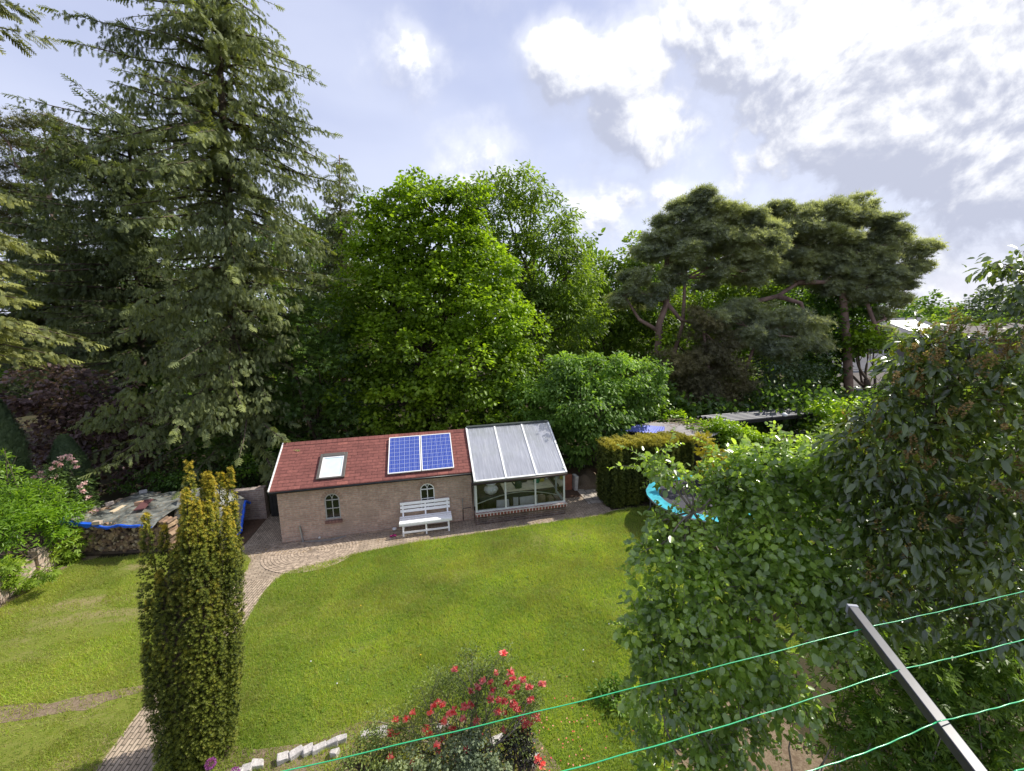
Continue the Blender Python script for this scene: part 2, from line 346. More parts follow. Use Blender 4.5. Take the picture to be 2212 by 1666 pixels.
# ------------------------------------------------------------------ ground
def ground_mat(name, cols, scale=1.2, fine=30., bump=.5, patch=None):
    m, t = newmat(name); o = t.node('ShaderNodeNewGeometry').outputs['Position']
    a = t.noise(o, scale, 6, .6, .3).outputs[0]; b = t.noise(o, fine, 5, .7).outputs[0]
    c = t.mix(t.ramp(a, .33, .68), cols[0], cols[1]); c = t.mix(t.ramp(b, .35, .75, 0, .75), c, cols[2])
    if patch: c = t.mix(t.ramp(t.noise(t.vmath('MULTIPLY', o, (.5, 1.3, 1)), .55, 4, .6, .5).outputs[0], .50, .66, 0, .8), c, patch)
    p = t.node('ShaderNodeBsdfPrincipled', {'Base Color': c, 'Roughness': 1., 'Specular IOR Level': .1})
    bp = t.node('ShaderNodeBump', {'Height': b, 'Strength': bump, 'Distance': .03}); t.put(p.inputs['Normal'], bp.outputs[0])
    t.node('ShaderNodeOutputMaterial', {0: p.outputs[0]}); return m
M_ground = ground_mat('woodland floor', [(.05, .038, .025), (.04, .05, .02), (.09, .065, .04)])
M_lawn = ground_mat('lawn turf', [(.075, .13, .014), (.10, .155, .018), (.16, .18, .04)], patch=(.19, .19, .05))
M_bed = ground_mat('bare bed soil', [(.20, .15, .10), (.13, .09, .06), (.30, .24, .17)], 2.)
M_darkbed = ground_mat('dark bed soil', [(.10, .06, .04), (.06, .04, .03), (.17, .11, .075)], 2.)  # darker soil tone for the beds beside the shed and greenhouse
def sheet(name, poly, z, m):
    me = bpy.data.meshes.new(name); me.from_pydata([(float(x), float(y), z) for x, y in poly], [], [tuple(range(len(poly)))]); me.materials.append(m)
    o = link(name, me); tag(o, kind='structure'); return o
gm = MB(); gm.add([(-600, -200, 0), (600, -200, 0), (600, 900, 0), (-600, 900, 0)], [(0, 1, 2, 3)]); tag(gm.build('ground', M_ground), kind='structure')
def smooth(pts, it=2):
    pts = [np.array(p, float) for p in pts]
    for _ in range(it):
        q = []
        for i in range(len(pts)):
            a, b = pts[i], pts[(i+1) % len(pts)]; q += [a*.75+b*.25, a*.25+b*.75]
        pts = q
    return pts
LAWN = [(-5.05, 3.0), (-5.35, 5.1), (-5.75, 7.4), (-6.15, 9.2), (-6.05, 9.85), (-5.6, 10.15), (-4.99, 10.45), (-4.14, 10.87), (-2.91, 11.26), (-1.59, 11.58), (-.2, 11.93), (1.27, 12.3), (2.75, 12.62), (3.3, 12.95), (4.2, 13.15),
        (8.6, 13.9), (8.2, 10.), (6.6, 8.0), (4.6, 6.5), (3.3, 6.0), (2.2, 5.2), (1.4, 3.0)]
LAWN2 = [(-12.0, 3.0), (-12.05, 8.9), (-12.3, 10.3), (-12.1, 10.75), (-10.6, 10.98), (-8.5, 11.12), (-7.89, 11.02), (-7.35, 10.6), (-7.15, 10.1), (-7.02, 9.3), (-6.85, 8.3), (-6.5, 6.6), (-6.15, 4.8), (-6.0, 3.0)]
def closed(poly):
    out = [np.array(poly[0])]
    for i in range(1, len(poly)-1):
        a, b, c = map(np.array, poly[i-1:i+2])
        out += [b*.8+a*.2, b*.95+(a+c)*.025, b*.8+c*.2]
    out.append(np.array(poly[-1])); return out
LAWNs, LAWN2s = closed(LAWN), closed(LAWN2)
M_lawn2 = ground_mat('worn lawn turf', [(.12, .165, .02), (.15, .18, .03), (.20, .19, .05)], patch=(.26, .21, .11))
sheet('lawn', LAWNs, .012, M_lawn); sheet('lawn', LAWN2s, .012, M_lawn2)
sheet('soil_bed', [(-20, 2.5), (-11.9, 2.5), (-11.9, 11.3), (-13., 12.), (-20, 12)], .004, M_bed)
sheet('soil_bed', [(-9.6, 11.0), (-8.0, 11.05), (-8.35, 13.2), (-9.6, 13.2)], .008, M_darkbed)
sheet('soil_bed', [(1.2, 13.9), (3.6, 14.3), (4.2, 17), (1.2, 17)], .020, M_darkbed)
sheet('soil_bed', [(-5.2, 2.6), (-4.9, 5.5), (-4.0, 5.35), (-3.1, 5.45), (-2.6, 5.75), (-1.2, 5.85), (.2, 5.5), (.8, 4.6), (1.2, 2.6)], .016, M_bed)
sheet('soil_bed', [(1.9, 2.6), (2.1, 4.9), (2.5, 5.9), (3.3, 6.25), (4.0, 6.1), (4.3, 5.2), (4.2, 2.6)], .016, M_bed)
sheet('hedge_bed', [(3.2, 13.0), (9.4, 14.0), (9.4, 17), (3.2, 17)], .008, M_ground)
WORN = [G(x, y)[:2] for x, y in [(-40, 1532), (60, 1520), (110, 1522), (160, 1508), (240, 1494), (330, 1478), (330, 1490), (230, 1517), (190, 1536), (150, 1538), (60, 1556), (-40, 1570)]]
sheet('worn_strip', WORN, .016, M_bed)
# brick paving: ribbons with their own uv so the courses follow the path
M_pave = bricks('clay paving', (.42, .335, .25), (.31, .24, .175), (.12, .10, .07), .20, .062, .009, vec='uv', var=.22, stain=(.36, .29, .22), bump=.6)
M_slab = bricks('concrete slabs', (.42, .37, .31), (.34, .30, .26), (.13, .12, .09), .40, .30, .015, vec='uv', var=.2, bump=.6)
def ribbon(name, Lp, Rp, z, m, uvfn=None, thick=.05):
    n = len(Lp); vs = []; uv = []; s_ = 0
    for i in range(n):
        if i: s_ += np.linalg.norm((np.array(Lp[i])+np.array(Rp[i]))/2-(np.array(Lp[i-1])+np.array(Rp[i-1]))/2)
        w = np.linalg.norm(np.array(Rp[i])-np.array(Lp[i])); vs += [(*Lp[i], z), (*Rp[i], z)]; uv += [(s_, -w/2), (s_, w/2)]
    me = bpy.data.meshes.new(name); me.from_pydata([tuple(map(float, v)) for v in vs], [], [(2*i, 2*i+1, 2*i+3, 2*i+2) for i in range(n-1)])
    ul = me.uv_layers.new(name='uv')
    for lp in me.loops: ul.data[lp.index].uv = uvfn(vs[lp.vertex_index]) if uvfn else uv[lp.vertex_index]
    me.materials.append(m); return tag(link(name, me), kind='structure')
ca, sa = math.cos(TH), math.sin(TH)
A_ = np.array([ca, sa]); B_ = np.array([-sa, ca]); O_ = np.array([-6.929, 11.419])
def S(u, v): return O_+A_*u+B_*v
def uvshed(p): d = np.array(p[:2])-O_; return (float(d@A_), float(d@B_))
def uvshed2(p): d = np.array(p[:2])-O_; return (float(d@B_), float(d@A_))
ribbon('path', [(-6.45, 2.6), (-6.65, 4.8), (-6.95, 6.6), (-7.2, 8.3), (-7.3, 9.6)], [(-4.95, 2.6), (-5.2, 4.8), (-5.6, 6.6), (-5.95, 8.3), (-6.0, 9.6)], .0085, M_pave)
ribbon('path', [S(-1.3, -2.2), S(-1.3, .2)], [S(10.9, -2.2), S(10.9, .2)], .006, M_pave, uvshed)
ribbon('path', [S(-1.08, .2), S(-1.0, 3.4)], [S(.02, .2), S(.02, 3.4)], .0065, M_pave, uvshed2)
ribbon('patio', [S(8.6, -.1), S(8.6, 2.9)], [S(9.7, -.1), S(9.7, 2.9)], .0085, M_pave, uvshed2)
ribbon('patio', [S(9.7, .05), S(9.75, 1.9)], [S(12.2, -.1), S(12.2, 1.9)], .0225, M_slab, uvshed)
# fan of bricks laid in rings in front of the shed
cc_ = G(672, 1192)[:2]; sheet('paving_joint', [(cc_[0]+1.25*1.0*math.cos(a), cc_[1]+math.sin(a)) for a in np.linspace(0, 2*math.pi, 40)[:-1]], .0105, plain('joint sand', (.20, .155, .115), 1., .2)); rings = MB(); M_ring = plain('ring paving clay', (.37, .29, .215), .9, .35, 9, bump=.5)
vs = []; k = 0
for j in range(14):
    r0 = .10+j*.068
    nb = max(8, int(2*math.pi*r0/.19)); ph = rng.uniform(0, 6)
    for i in range(nb):
        a0 = ph+2*math.pi*i/nb; a1 = ph+2*math.pi*(i+1)/nb-.012/r0
        pts = [(r0, a0), (r0+.058, a0), (r0+.058, (a0+a1)/2), (r0+.058, a1), (r0, a1), (r0, (a0+a1)/2)]
        p = [(cc_[0]+r*math.cos(a)*1.25, cc_[1]+r*math.sin(a)) for r, a in pts]
        d = np.array([cc_[0]+r0*math.cos(a0)*1.25, cc_[1]+r0*math.sin(a0)])-O_
        if d@B_ > -.02: continue
        h = .016+rng.uniform(0, .004)
        rings.add([(x, y, h) for x, y in p], [tuple(range(6))[::-1]])
tag(rings.build('paving_rings', M_ring), kind='structure')

# ------------------------------------------------------------------ shed
shed = thing('brick_shed', 'low brown brick shed with red shingle roof and two arched windows', 'shed', (*O_, 0), TH)
SL, HE, HR, DR = 5.72, 1.66, 2.623, 1.527
b = MB()
T = .12
# front wall with two arched openings, side and rear walls
def arch(u0, u1, z0, zs, zt, n=10):
    "outline from bottom left, up, over the arch, down"
    c = (u0+u1)/2; w = (u1-u0)/2
    return [(u0, z0), (u0, zs)]+[(c-w*math.cos(math.pi*i/n), zs+(zt-zs)*math.sin(math.pi*i/n)) for i in range(1, n)]+[(u1, zs), (u1, z0)]
WINS = [(1.26, 1.69, .575, 1.17, 1.38), (4.06, 4.50, .52, 1.19, 1.38)]
def panel(mb, u0, u1, z0, z1, v0, v1): mb.box(((u0+u1)/2, (v0+v1)/2, (z0+z1)/2), (u1-u0, v1-v0, z1-z0))
def wall_with_windows(mb):
    xs = 0.
    for (u0, u1, z0, zs, zt) in WINS:
        panel(mb, xs, u0, 0, HE-.02, 0, T); panel(mb, u0, u1, 0, z0, 0, T)
        o = arch(u0, u1, z0, zs, zt)[1:-1]; top = HE-.02; n = len(o)
        vs = [(x, 0, z) for x, z in o]+[(x, T, z) for x, z in o]+[(x, 0, top) for x, z in o]+[(x, T, top) for x, z in o]
        fs = []
        for i in range(n-1): fs += [(i, i+1, 2*n+i+1, 2*n+i), (n+i+1, n+i, 3*n+i, 3*n+i+1), (i+1, i, n+i, n+i+1)]
        mb.add(vs, fs); xs = u1
    panel(mb, xs, SL-.002, 0, HE-.02, 0, T)
wall_with_windows(b); b.build('front_wall', M_brick, shed)
for u in (0, SL-T):
    b = MB()
    p = [(.122, 0), (2*DR-.002, 0), (2*DR-.002, HE), (DR, HR-.03), (.122, HE)]
    if u > 0: p = [(.122, 0), (2*DR-.002, 0), (2*DR-.002, HE), (DR, HR-.03), (.122, HE)]
    vs = [(u+.003, y, z) for y, z in p]+[(u+T-.003, y, z) for y, z in p]; n = 5
    b.add(vs, [tuple(range(n)), tuple(range(n, 2*n))[::-1]]+[(i, n+i, n+(i+1) % n, (i+1) % n) for i in range(n)])
    b.build('side_wall', M_brick, shed)
b = MB(); panel(b, .0, SL, 0, HE-.02, 2*DR, 2*DR+T); b.build('rear_wall', M_brick, shed)
slope = math.atan2(HR-HE, DR+.12); sn, cs = math.sin(slope), math.cos(slope)
def roofpt(u, s_, off=0.): return np.array([u, -.12+s_*cs-off*sn, HE+s_*sn+off*cs])
RL = math.hypot(HR-HE, DR+.12)
def slab(mb, u0, u1, s0, s1, o0, o1):
    vs = [roofpt(u, s_, o) for o in (o0, o1) for u, s_ in ((u0, s0), (u1, s0), (u1, s1), (u0, s1))]
    mb.add(vs, [(0, 3, 2, 1), (4, 5, 6, 7), (0, 1, 5, 4), (1, 2, 6, 5), (2, 3, 7, 6), (3, 0, 4, 7)])
b = MB(); slab(b, -.15, SL, 0, RL, -.035, 0.)
vs = [(u, 2*DR+.24-y, z) for u in (-.15, SL) for y, z in ((0.12, HE-.0), (DR+.24+.0, HR))]
b.add([(-.15, DR+.0, HR+.001), (SL, DR+.0, HR+.001), (SL, 2*DR+.12, HE), (-.15, 2*DR+.12, HE)], [(0, 1, 2, 3)])
# individual shingle butts laid slightly proud, so that the courses have an edge
for j in range(15):
    s0 = .02+j*.125; x = -.15+rng.uniform(0, .3)*((j % 2)); x = -.15
    while x < SL-.02:
        w = .33 if x > -.149 else .33*(.5+.5*(j % 2)); x1 = min(SL, x+w)
        if s0+.128 < RL: 
            q = [roofpt(x+.004, s0, .006), roofpt(x1-.004, s0, .006), roofpt(x1-.004, s0+.13, .002), roofpt(x+.004, s0+.13, .002), roofpt(x+.004, s0, .001), roofpt(x1-.004, s0, .001)]
            b.add(q, [(0, 1, 2, 3), (4, 5, 1, 0)])
        x = x1
for i in range(18):
    u0 = -.15+i*(SL+.15)/18; u1 = u0+(SL+.15)/18-.006
    b.add([roofpt(u0, RL-.13, .014), roofpt(u1, RL-.13, .014), (u1, DR, HR+.03), (u0, DR, HR+.03), (u1, DR+.11, HR-.03), (u0, DR+.11, HR-.03)], [(0, 1, 2, 3), (3, 2, 4, 5)])
roof_o = b.build('roof', M_shingle, shed)
def shingle_tint():     # each shingle its own tone, a few pale replacements
    m = M_shingle; t = NT(m.node_tree); p = [n for n in t.n if n.type == 'BSDF_PRINCIPLED'][0]
    src = p.inputs['Base Color'].links[0].from_socket
    g = t.node('ShaderNodeNewGeometry').outputs['Random Per Island']
    c = t.mix(t.ramp(g, .0, 1.), (.93, .92, .93), (1.06, 1.05, 1.05)); c = t.mix(t.math('GREATER_THAN', g, .95), c, (1.3, 1.28, 1.22))
    t.put(p.inputs['Base Color'], t.mix(1., src, c, 'MULTIPLY'))
shingle_tint()
b = MB(); b.bar(roofpt(-.165, -.01, .0), roofpt(-.165, RL+.0, .0), .03, .09, (0, -sn, cs)); b.build('verge_board', M_white, shed)
b = MB(); b.tube([(-.16, -.165, HE-.035), (2.9, -.165, HE-.03), (SL, -.165, HE-.045)], .035, 8); b.build('gutter', M_black, shed, smooth=True)
for (u0, u1, z0, zs, zt), fm, sill in zip(WINS, (M_greyframe, M_white), (True, False)):
    wroot = MB(); n = 12
    oo = arch(u0+.003, u1-.003, z0+.003, zs, zt-.003, n); ii = arch(u0+.034, u1-.034, z0+.038, zs, zt-.034, n); k = len(oo)
    vs = [(x, .012, z) for x, z in oo]+[(x, .012, z) for x, z in ii]+[(x, .07, z) for x, z in oo]+[(x, .07, z) for x, z in ii]
    fs = [(i, (i+1) % k, k+(i+1) % k, k+i) for i in range(k)]+[(k+i, k+(i+1) % k, 3*k+(i+1) % k, 3*k+i) for i in range(k)]
    wroot.add(vs, fs); c = (u0+u1)/2; w = (u1-u0)/2-.03
    wroot.box((c, .035, (z0+zs)/2+.01), (.022, .03, zs-z0-.03)); wroot.box((c, .0365, zs), (2*w, .03, .026)); wroot.box((c, .0375, (z0+zs)/2+.03), (2*w, .03, .020))
    for sgn in (-1, 1):
        wroot.tube([(c+sgn*w*(1-math.cos(t_))*.98*.62, .036, zs+(zt-zs-.03)*math.sin(t_)*.98) for t_ in np.linspace(0, 1.35, 8)], .010, 6)
    win = wroot.build('window', fm, shed)
    g = MB(); pp = arch(u0+.02, u1-.02, z0+.02, zs, zt-.02, n); g.add([(x, .05, z) for x, z in pp], [tuple(range(len(pp)))]); g.build('pane', M_darkglass, win)
    if sill:
        g = MB()
        for i in range(5): g.box((u0-.02+.094*(i+.5)+.003*i, -.03, z0-.065), (.088, .10, .085), jit=.002)
        g.build('sill', plain('window sill brick', (.19, .10, .08), .85, .3), win)
    # soldier bricks round the arch
    g = MB()
    for i in range(11):
        t_ = math.pi*(i+.5)/11; rx = (u1-u0)/2+.055; rz_ = (zt-zs)+.055
        g.box((c-rx*math.cos(t_), -.003, zs+rz_*math.sin(t_)), (.05, .012, .10), 0, np.array([[math.sin(t_), 0, -math.cos(t_)], [0, 1, 0], [math.cos(t_), 0, math.sin(t_)]]))
    g.build('brick_arch', plain('arch brick', (.34, .235, .17), .85, .2), win)
# skylight
def on_roof(mb, u0, u1, s0, s1, o0, o1): slab(mb, u0, u1, s0, s1, o0, o1)
b = MB(); on_roof(b, 1.07, 1.155, .25, 1.25, .012, .075); on_roof(b, 1.785, 1.87, .25, 1.25, .012, .075); on_roof(b, 1.155, 1.785, 1.12, 1.25, .012, .085); on_roof(b, 1.155, 1.785, .25, .30, .012, .07)
sk = b.build('skylight', M_alu, shed, bevel=.006)
b = MB(); on_roof(b, 1.155, 1.20, .30, 1.12, .012, .06); on_roof(b, 1.74, 1.785, .30, 1.12, .012, .06); on_roof(b, 1.20, 1.74, 1.07, 1.12, .012, .06); on_roof(b, 1.20, 1.74, .30, .35, .012, .058); b.build('sash', M_white, sk)
b = MB(); on_roof(b, 1.20, 1.74, .35, 1.07, .015, .045); b.build('pane', plain('skylight glass with painted sky reflection', (.62, .80, .84), .06, .05, spec=.8), sk)  # pale diffuse colour stands in for the bright sky mirrored in the glass
# tap pipe on the wall
b = MB(); b.tube([(5.36, -.03, .02), (5.36, -.03, .42)], .012, 6); b.tube([(5.36, -.03, .42), (5.40, -.035, .43), (5.62, -.035, .44)], .010, 6); b.build('water_pipe', M_black, shed)
b = MB(); b.tube([(5.36, -.03, .42), (5.36, -.03, .72)], .008, 6); b.lathe([(.012, 0), (.02, .03), (.012, .09)], (5.36, -.04, .68), 8); b.build('tap', M_steel, shed)
# solar panels
for k, (u0, u1, lab) in enumerate([(3.13, 4.13, 'blue solar panel with white frame on red roof, the one nearer the skylight'), (4.15, 5.15, 'blue solar panel with white frame on red roof, the one nearer the greenhouse')]):
    c = roofpt((u0+u1)/2, .95, .05); cw = np.array([*(O_+A_*c[0]+B_*c[1]), c[2]])
    pr = thing('solar_panel', lab, 'solar panel', cw, TH, 'solar panels on the shed roof')
    def loc(mb_pts): return [tuple(np.array(p)-c) for p in mb_pts]
    b = MB()
    for (a0, a1, s0, s1) in ((u0, u0+.028, .18, 1.72), (u1-.028, u1, .18, 1.72), (u0+.028, u1-.028, .18, .208), (u0+.028, u1-.028, 1.692, 1.72)): slab(b, a0, a1, s0, s1, .045, .085)
    b.v = loc(b.v); b.build('frame', M_white, pr)
    q = [roofpt(u0+.028, .208, .079), roofpt(u1-.028, .208, .079), roofpt(u1-.028, 1.692, .079), roofpt(u0+.028, 1.692, .079)]
    me = bpy.data.meshes.new('cells'); me.from_pydata(loc(q), [], [(0, 1, 2, 3)]); ul = me.uv_layers.new(name='uv')
    for i, uvc in enumerate([(0, 0), (1, 0), (1, 1), (0, 1)]): ul.data[i].uv = uvc
    me.materials.append(M_solar); link('cells', me, pr)
    for s_ in (.5, 1.4): b = MB(); slab(b, u0+.02, u1-.02, s_, s_+.04, .012, .045); b.v = loc(b.v); b.build('mounting_rail', M_alu, pr)

# ------------------------------------------------------------------ greenhouse
gh = thing('greenhouse', 'lean glass greenhouse on a dark brick plinth joined to the red roofed shed', 'greenhouse', (*O_, 0), TH)
G0, G1, GV, GE, GS = SL+.01, 8.68, -.421, 1.448, .452
BK = 2*DR
b = MB(); panel(b, G0, G1, 0, GS-.15, GV, GV+.2); panel(b, G1-.2, G1-.001, 0, GS-.15, GV+.2, BK); panel(b, G0, G0+.15, 0, GS-.152, GV+.2, .001); b.build('plinth', M_brick_dk, gh)
b = MB(); panel(b, G0-.02, G1+.05, GS-.15, GS-.037, GV-.09, GV+.201); panel(b, G1-.19, G1+.05, GS-.15, GS-.037, GV+.202, BK); b.build('brick_sill', M_rowlock, gh, bevel=.005)
b = MB()
def post(u, v, w=.05, z0=GS-.035, z1=GE): b.box((u, v, (z0+z1)/2), (w, w, z1-z0))
px = [G0+.03, G0+.97, G0+1.95, G1-.03]
for u in px: post(u, GV+.03, .055)
b.box(((G0+G1)/2, GV+.028, GS-.01), (G1-G0, .075, .05)); b.box(((G0+G1)/2, GV+.028, GE-.02), (G1-G0, .06, .05))
rv = [GV+.85, DR, BK-.03]
zr = lambda v: GE+(HR+.02-GE)*(v-GV)/(DR-GV) if v <= DR else HR+.02-(HR+.02-GE)*(v-DR)/(DR-GV)
for v in rv: b.box((G1-.035, v, (GS+zr(v)-.06)/2), (.045, .045, zr(v)-GS-.03))
b.box((G1-.034, (GV+BK)/2, GS-.008), (.07, BK-GV-.06, .05)); b.box((G1-.034, (GV+BK)/2, GE+.12), (.04, BK-GV-.06, .04))
b.box((G0+.03, GV+.16, (GS+GE)/2), (.045, .04, GE-GS)); b.box((G0+.03, -.02, (GS+GE)/2), (.045, .04, GE-GS))
b.box(((G0+G1)/2, BK-.03, GE-.2), (G1-G0, .05, .05)); b.box(((G0+G1)/2, BK-.03, GS-.01), (G1-G0, .05, .05))
for u in px: b.box((u, BK-.03, GE/2), (.05, .05, GE-.1))
b.build('frame', M_offwhite, gh, bevel=.004)
gsl = math.atan2(HR+.03-GE, DR-GV+.06)
def groof(u, s_, off=0.):
    return np.array([u, GV-.06+s_*math.cos(gsl)-off*math.sin(gsl), GE+.01+s_*math.sin(gsl)+off*math.cos(gsl)])
GRL = math.hypot(HR+.03-GE, DR-GV+.06)
def gslab(mb, u0, u1, s0, s1, o0, o1):
    vs = [groof(u, s_, o) for o in (o0, o1) for u, s_ in ((u0, s0), (u1, s0), (u1, s1), (u0, s1))]
    mb.add(vs, [(0, 3, 2, 1), (4, 5, 6, 7), (0, 1, 5, 4), (1, 2, 6, 5), (2, 3, 7, 6), (3, 0, 4, 7)])
ub = [G0+.0, G0+.99, G0+1.98, G1+.02]
for i in range(3):
    b = MB(); gslab(b, ub[i]+.03, ub[i+1]-.03, .0, GRL, .012, .022); b.build('roof_pane', M_frost, gh)
    b = MB(); b.add([(ub[i]+.02, GV+.03, GS+.012), (ub[i+1]-.03, GV+.03, GS+.012), (ub[i+1]-.03, GV+.03, GE-.04), (ub[i]+.02, GV+.03, GE-.04)], [(0, 1, 2, 3)]); b.build('front_pane', M_pane, gh)
b = MB(); b.add([(G1-.03, GV+.05, GS+.015), (G1-.03, BK-.05, GS+.015), (G1-.03, BK-.05, GE), (G1-.03, DR, HR-.05), (G1-.03, GV+.05, GE)], [(0, 1, 2, 3, 4)]); b.build('side_pane', M_pane, gh)
b = MB(); b.add([(G0+.02, DR, HR+.02), (G1+.02, DR, HR+.02), (G1+.02, BK+.03, GE+.25), (G0+.02, BK+.03, GE+.25)], [(0, 1, 2, 3)]); b.build('rear_roof_pane', M_frost, gh)
b = MB(); b.add([(G0+.02, BK-.02, GS), (G1-.05, BK-.02, GS), (G1-.05, BK-.02, GE), (G0+.02, BK-.02, GE)], [(0, 1, 2, 3)]); b.build('rear_pane', M_pane, gh)
b = MB()
for i, u in enumerate(ub):
    gslab(b, u-.028, u+.028, -.01, GRL, .0, .045)
gslab(b, ub[0]+.028, ub[3]-.028, -.012, .035, .0, .033)
b.build('glazing_bar', M_white, gh)
b = MB(); b.bar((G0-.0, DR+.02, HR+.07), (G1+.05, DR+.02, HR+.07), .16, .06); b.build('ridge_cap', plain('dark ridge', (.06, .07, .07), .5), gh, bevel=.015)
b = MB(); b.tube([(G0-.06, GV-.125, GE-.04), (G1+.03, GV-.125, GE-.025)], .042, 8); b.tube([(G0-.06, GV-.10, GE-.04), (G0-.1, GV-.06, GE-.12), (G0-.06, -.06, GE-.2), (G0-.05, -.045, GE-.4), (G0-.05, -.045, .08)], .022, 8)
b.tube([(SL-.08, -.165, HE-.05), (SL-.03, -.12, HE-.17), (G0-.07, GV-.06, GE-.06)], .024, 8); b.build('gutter', plain('dark brown gutter', (.025, .016, .012), .4), gh, smooth=True)
def SW(u, v, z=0.): return np.array([*(O_+A_*u+B_*v), z])
# inside
t = thing('potting_bench', 'long potting table with a pale board inside the greenhouse', 'table', SW(7.25, .75), TH); t.scale = (1, 1, .86)
b = MB(); b.box((0, 0, .70), (2.6, .95, .04)); b.build('table_top', M_darkwood, t)
for x in (-1.2, -.2, 1.2):
    for y in (-.4, .4): b = MB(); b.box((x, y, .34), (.08, .08, .68)); b.build('leg', M_darkwood, t)
b = MB(); b.box((.42, -.03, .79), (1.75, .62, .015)); b.box((.42, -.34, .765), (1.75, .012, .10)); b.box((.42, .28, .765), (1.75, .012, .10)); b.build('board', plain('cream board', (.78, .70, .48), .6, .1), t)
b = MB(); g_ = [(x, -.49+.02*math.sin(9*x)+(.03 if j else 0), .715-(.02 if j == 0 else (.14+.05*math.sin(5*x+1)))*(1)) for j in range(2) for x in np.linspace(-1.3, 1.3, 24)]
b.add(g_, [(i, i+1, 25+i, 24+i) for i in range(23)]); b.build('cloth_edge', plain('dark green sheet', (.03, .04, .035), .7, .3), t)
u = thing('garden_urn', 'ornate white stone urn standing on the table behind the greenhouse glass', 'urn', SW(6.36, .42, .62), TH); u.scale = (.85, .85, .78)
b = MB(); b.lathe([(.10, 0), (.12, .02), (.22, .10), (.27, .20), (.26, .28), (.17, .36), (.13, .40), (.14, .44), (.20, .455), (.205, .49), (.16, .50), (.145, .46)], seg=40, fn=lambda a, z: 1+.09*math.sin(9*a+14*z)*(1 if .05 < z < .34 else 0)); b.build('bowl', plain('white plaster', (.75, .74, .69), .8, .06), u, smooth=True)
def can(loc, c, lab, rz=0., s_=1.):
    w = thing('watering_can', lab, 'watering can', loc, rz, 'watering cans in the greenhouse'); m = plain('can plastic', c, .4, .1)
    b = MB(); b.lathe([(.10*s_, 0), (.11*s_, .02), (.10*s_, .14*s_), (.085*s_, .24*s_), (.06*s_, .25*s_), (.055*s_, .235*s_)], seg=18); b.build('body', m, w, smooth=True)
    b = MB(); b.tube([(-.09*s_, 0, .06*s_), (-.17*s_, 0, .17*s_), (-.25*s_, 0, .30*s_), (-.27*s_, 0, .33*s_)], [.022*s_, .017*s_, .013*s_, .03*s_], 8); b.build('spout', m, w, smooth=True)
    b = MB(); b.tube([(.02*s_+.10*s_*math.cos(a), 0, .15*s_+.13*s_*math.sin(a)) for a in np.linspace(-.9, 2.4, 12)], .011*s_, 6); b.build('handle', m, w, smooth=True)
can(SW(7.32, .52, .695), (.02, .06, .035), 'dark green watering can in the middle greenhouse pane', TH, 1.15)
can(SW(8.05, .82, .695), (.01, .22, .11), 'bright green watering can behind the last greenhouse post', TH+2.4)
can(SW(8.25, .90, .695), (.55, .47, .08), 'yellow watering can beside the bright green can in the greenhouse', TH+3.1)
w = thing('plant_pot', 'small white plant pot on the right end of the greenhouse table', 'pot', SW(8.42, .98, .62), TH)
b = MB(); b.lathe([(.05, 0), (.07, .10), (.078, .10), (.078, .125), (.06, .125), (.055, .08)], seg=16); b.build('pot', M_white, w, smooth=True)
b = MB(); b.tube([(0, 0, .08), (.01, 0, .35)], .008, 5); b.build('stake', M_wood, w)
b = MB(); b.lathe([(0.02, 0), (.17, .0), (.18, .2), (.16, .36), (.03, .38)], (0, 0, 0), 12, 1.1); tag(b.build('black_crate', M_blackwood), 'dark box on the greenhouse table behind the dark green can', 'box').location = tuple(SW(7.6, 1.1, .63))
for i, (x, w_, h_) in enumerate([(6.75, .42, .36), (7.15, .2, .42), (7.75, .8, .40)]):
    o = MB().box((0, 0, h_/2), (w_, .02, h_), jit=.02).build('board', plain('white board', (.88, .86, .78), .7, .1))
    tag(o, ['small white board leaning under the greenhouse table, at left', 'narrow white board standing under the greenhouse table', 'wide white board leaning under the greenhouse table, at right'][i], 'board', 'white boards under the greenhouse table'); o.location = tuple(SW(x, .32, .01)); o.rotation_euler = (-.25, 0, TH)
b = MB(); b.tube([(x, 0, .30+.25*math.sin(math.pi*(x+1.35)/2.7)) for x in np.linspace(-1.35, 1.35, 16)], .014, 6); o = tag(b.build('hoop', plain('pale hose', (.5, .5, .42), .5)), 'pale bent hoop arching across the inside of the greenhouse glass', 'hoop'); o.location = tuple(SW(7.15, -.2, .30)); o.rotation_euler = (0, 0, TH)
for i, (x, h_) in enumerate([(8.05, .5), (8.35, .42)]):
    q = MB().box((0, 0, h_/2), (.2, .2, h_), .3, jit=.025).build('log', M_wood); tag(q, ['tall split log inside the right corner of the greenhouse', 'short split log inside the right corner of the greenhouse'][i], 'log', 'logs in the greenhouse'); q.location = tuple(SW(x, .15, 0))

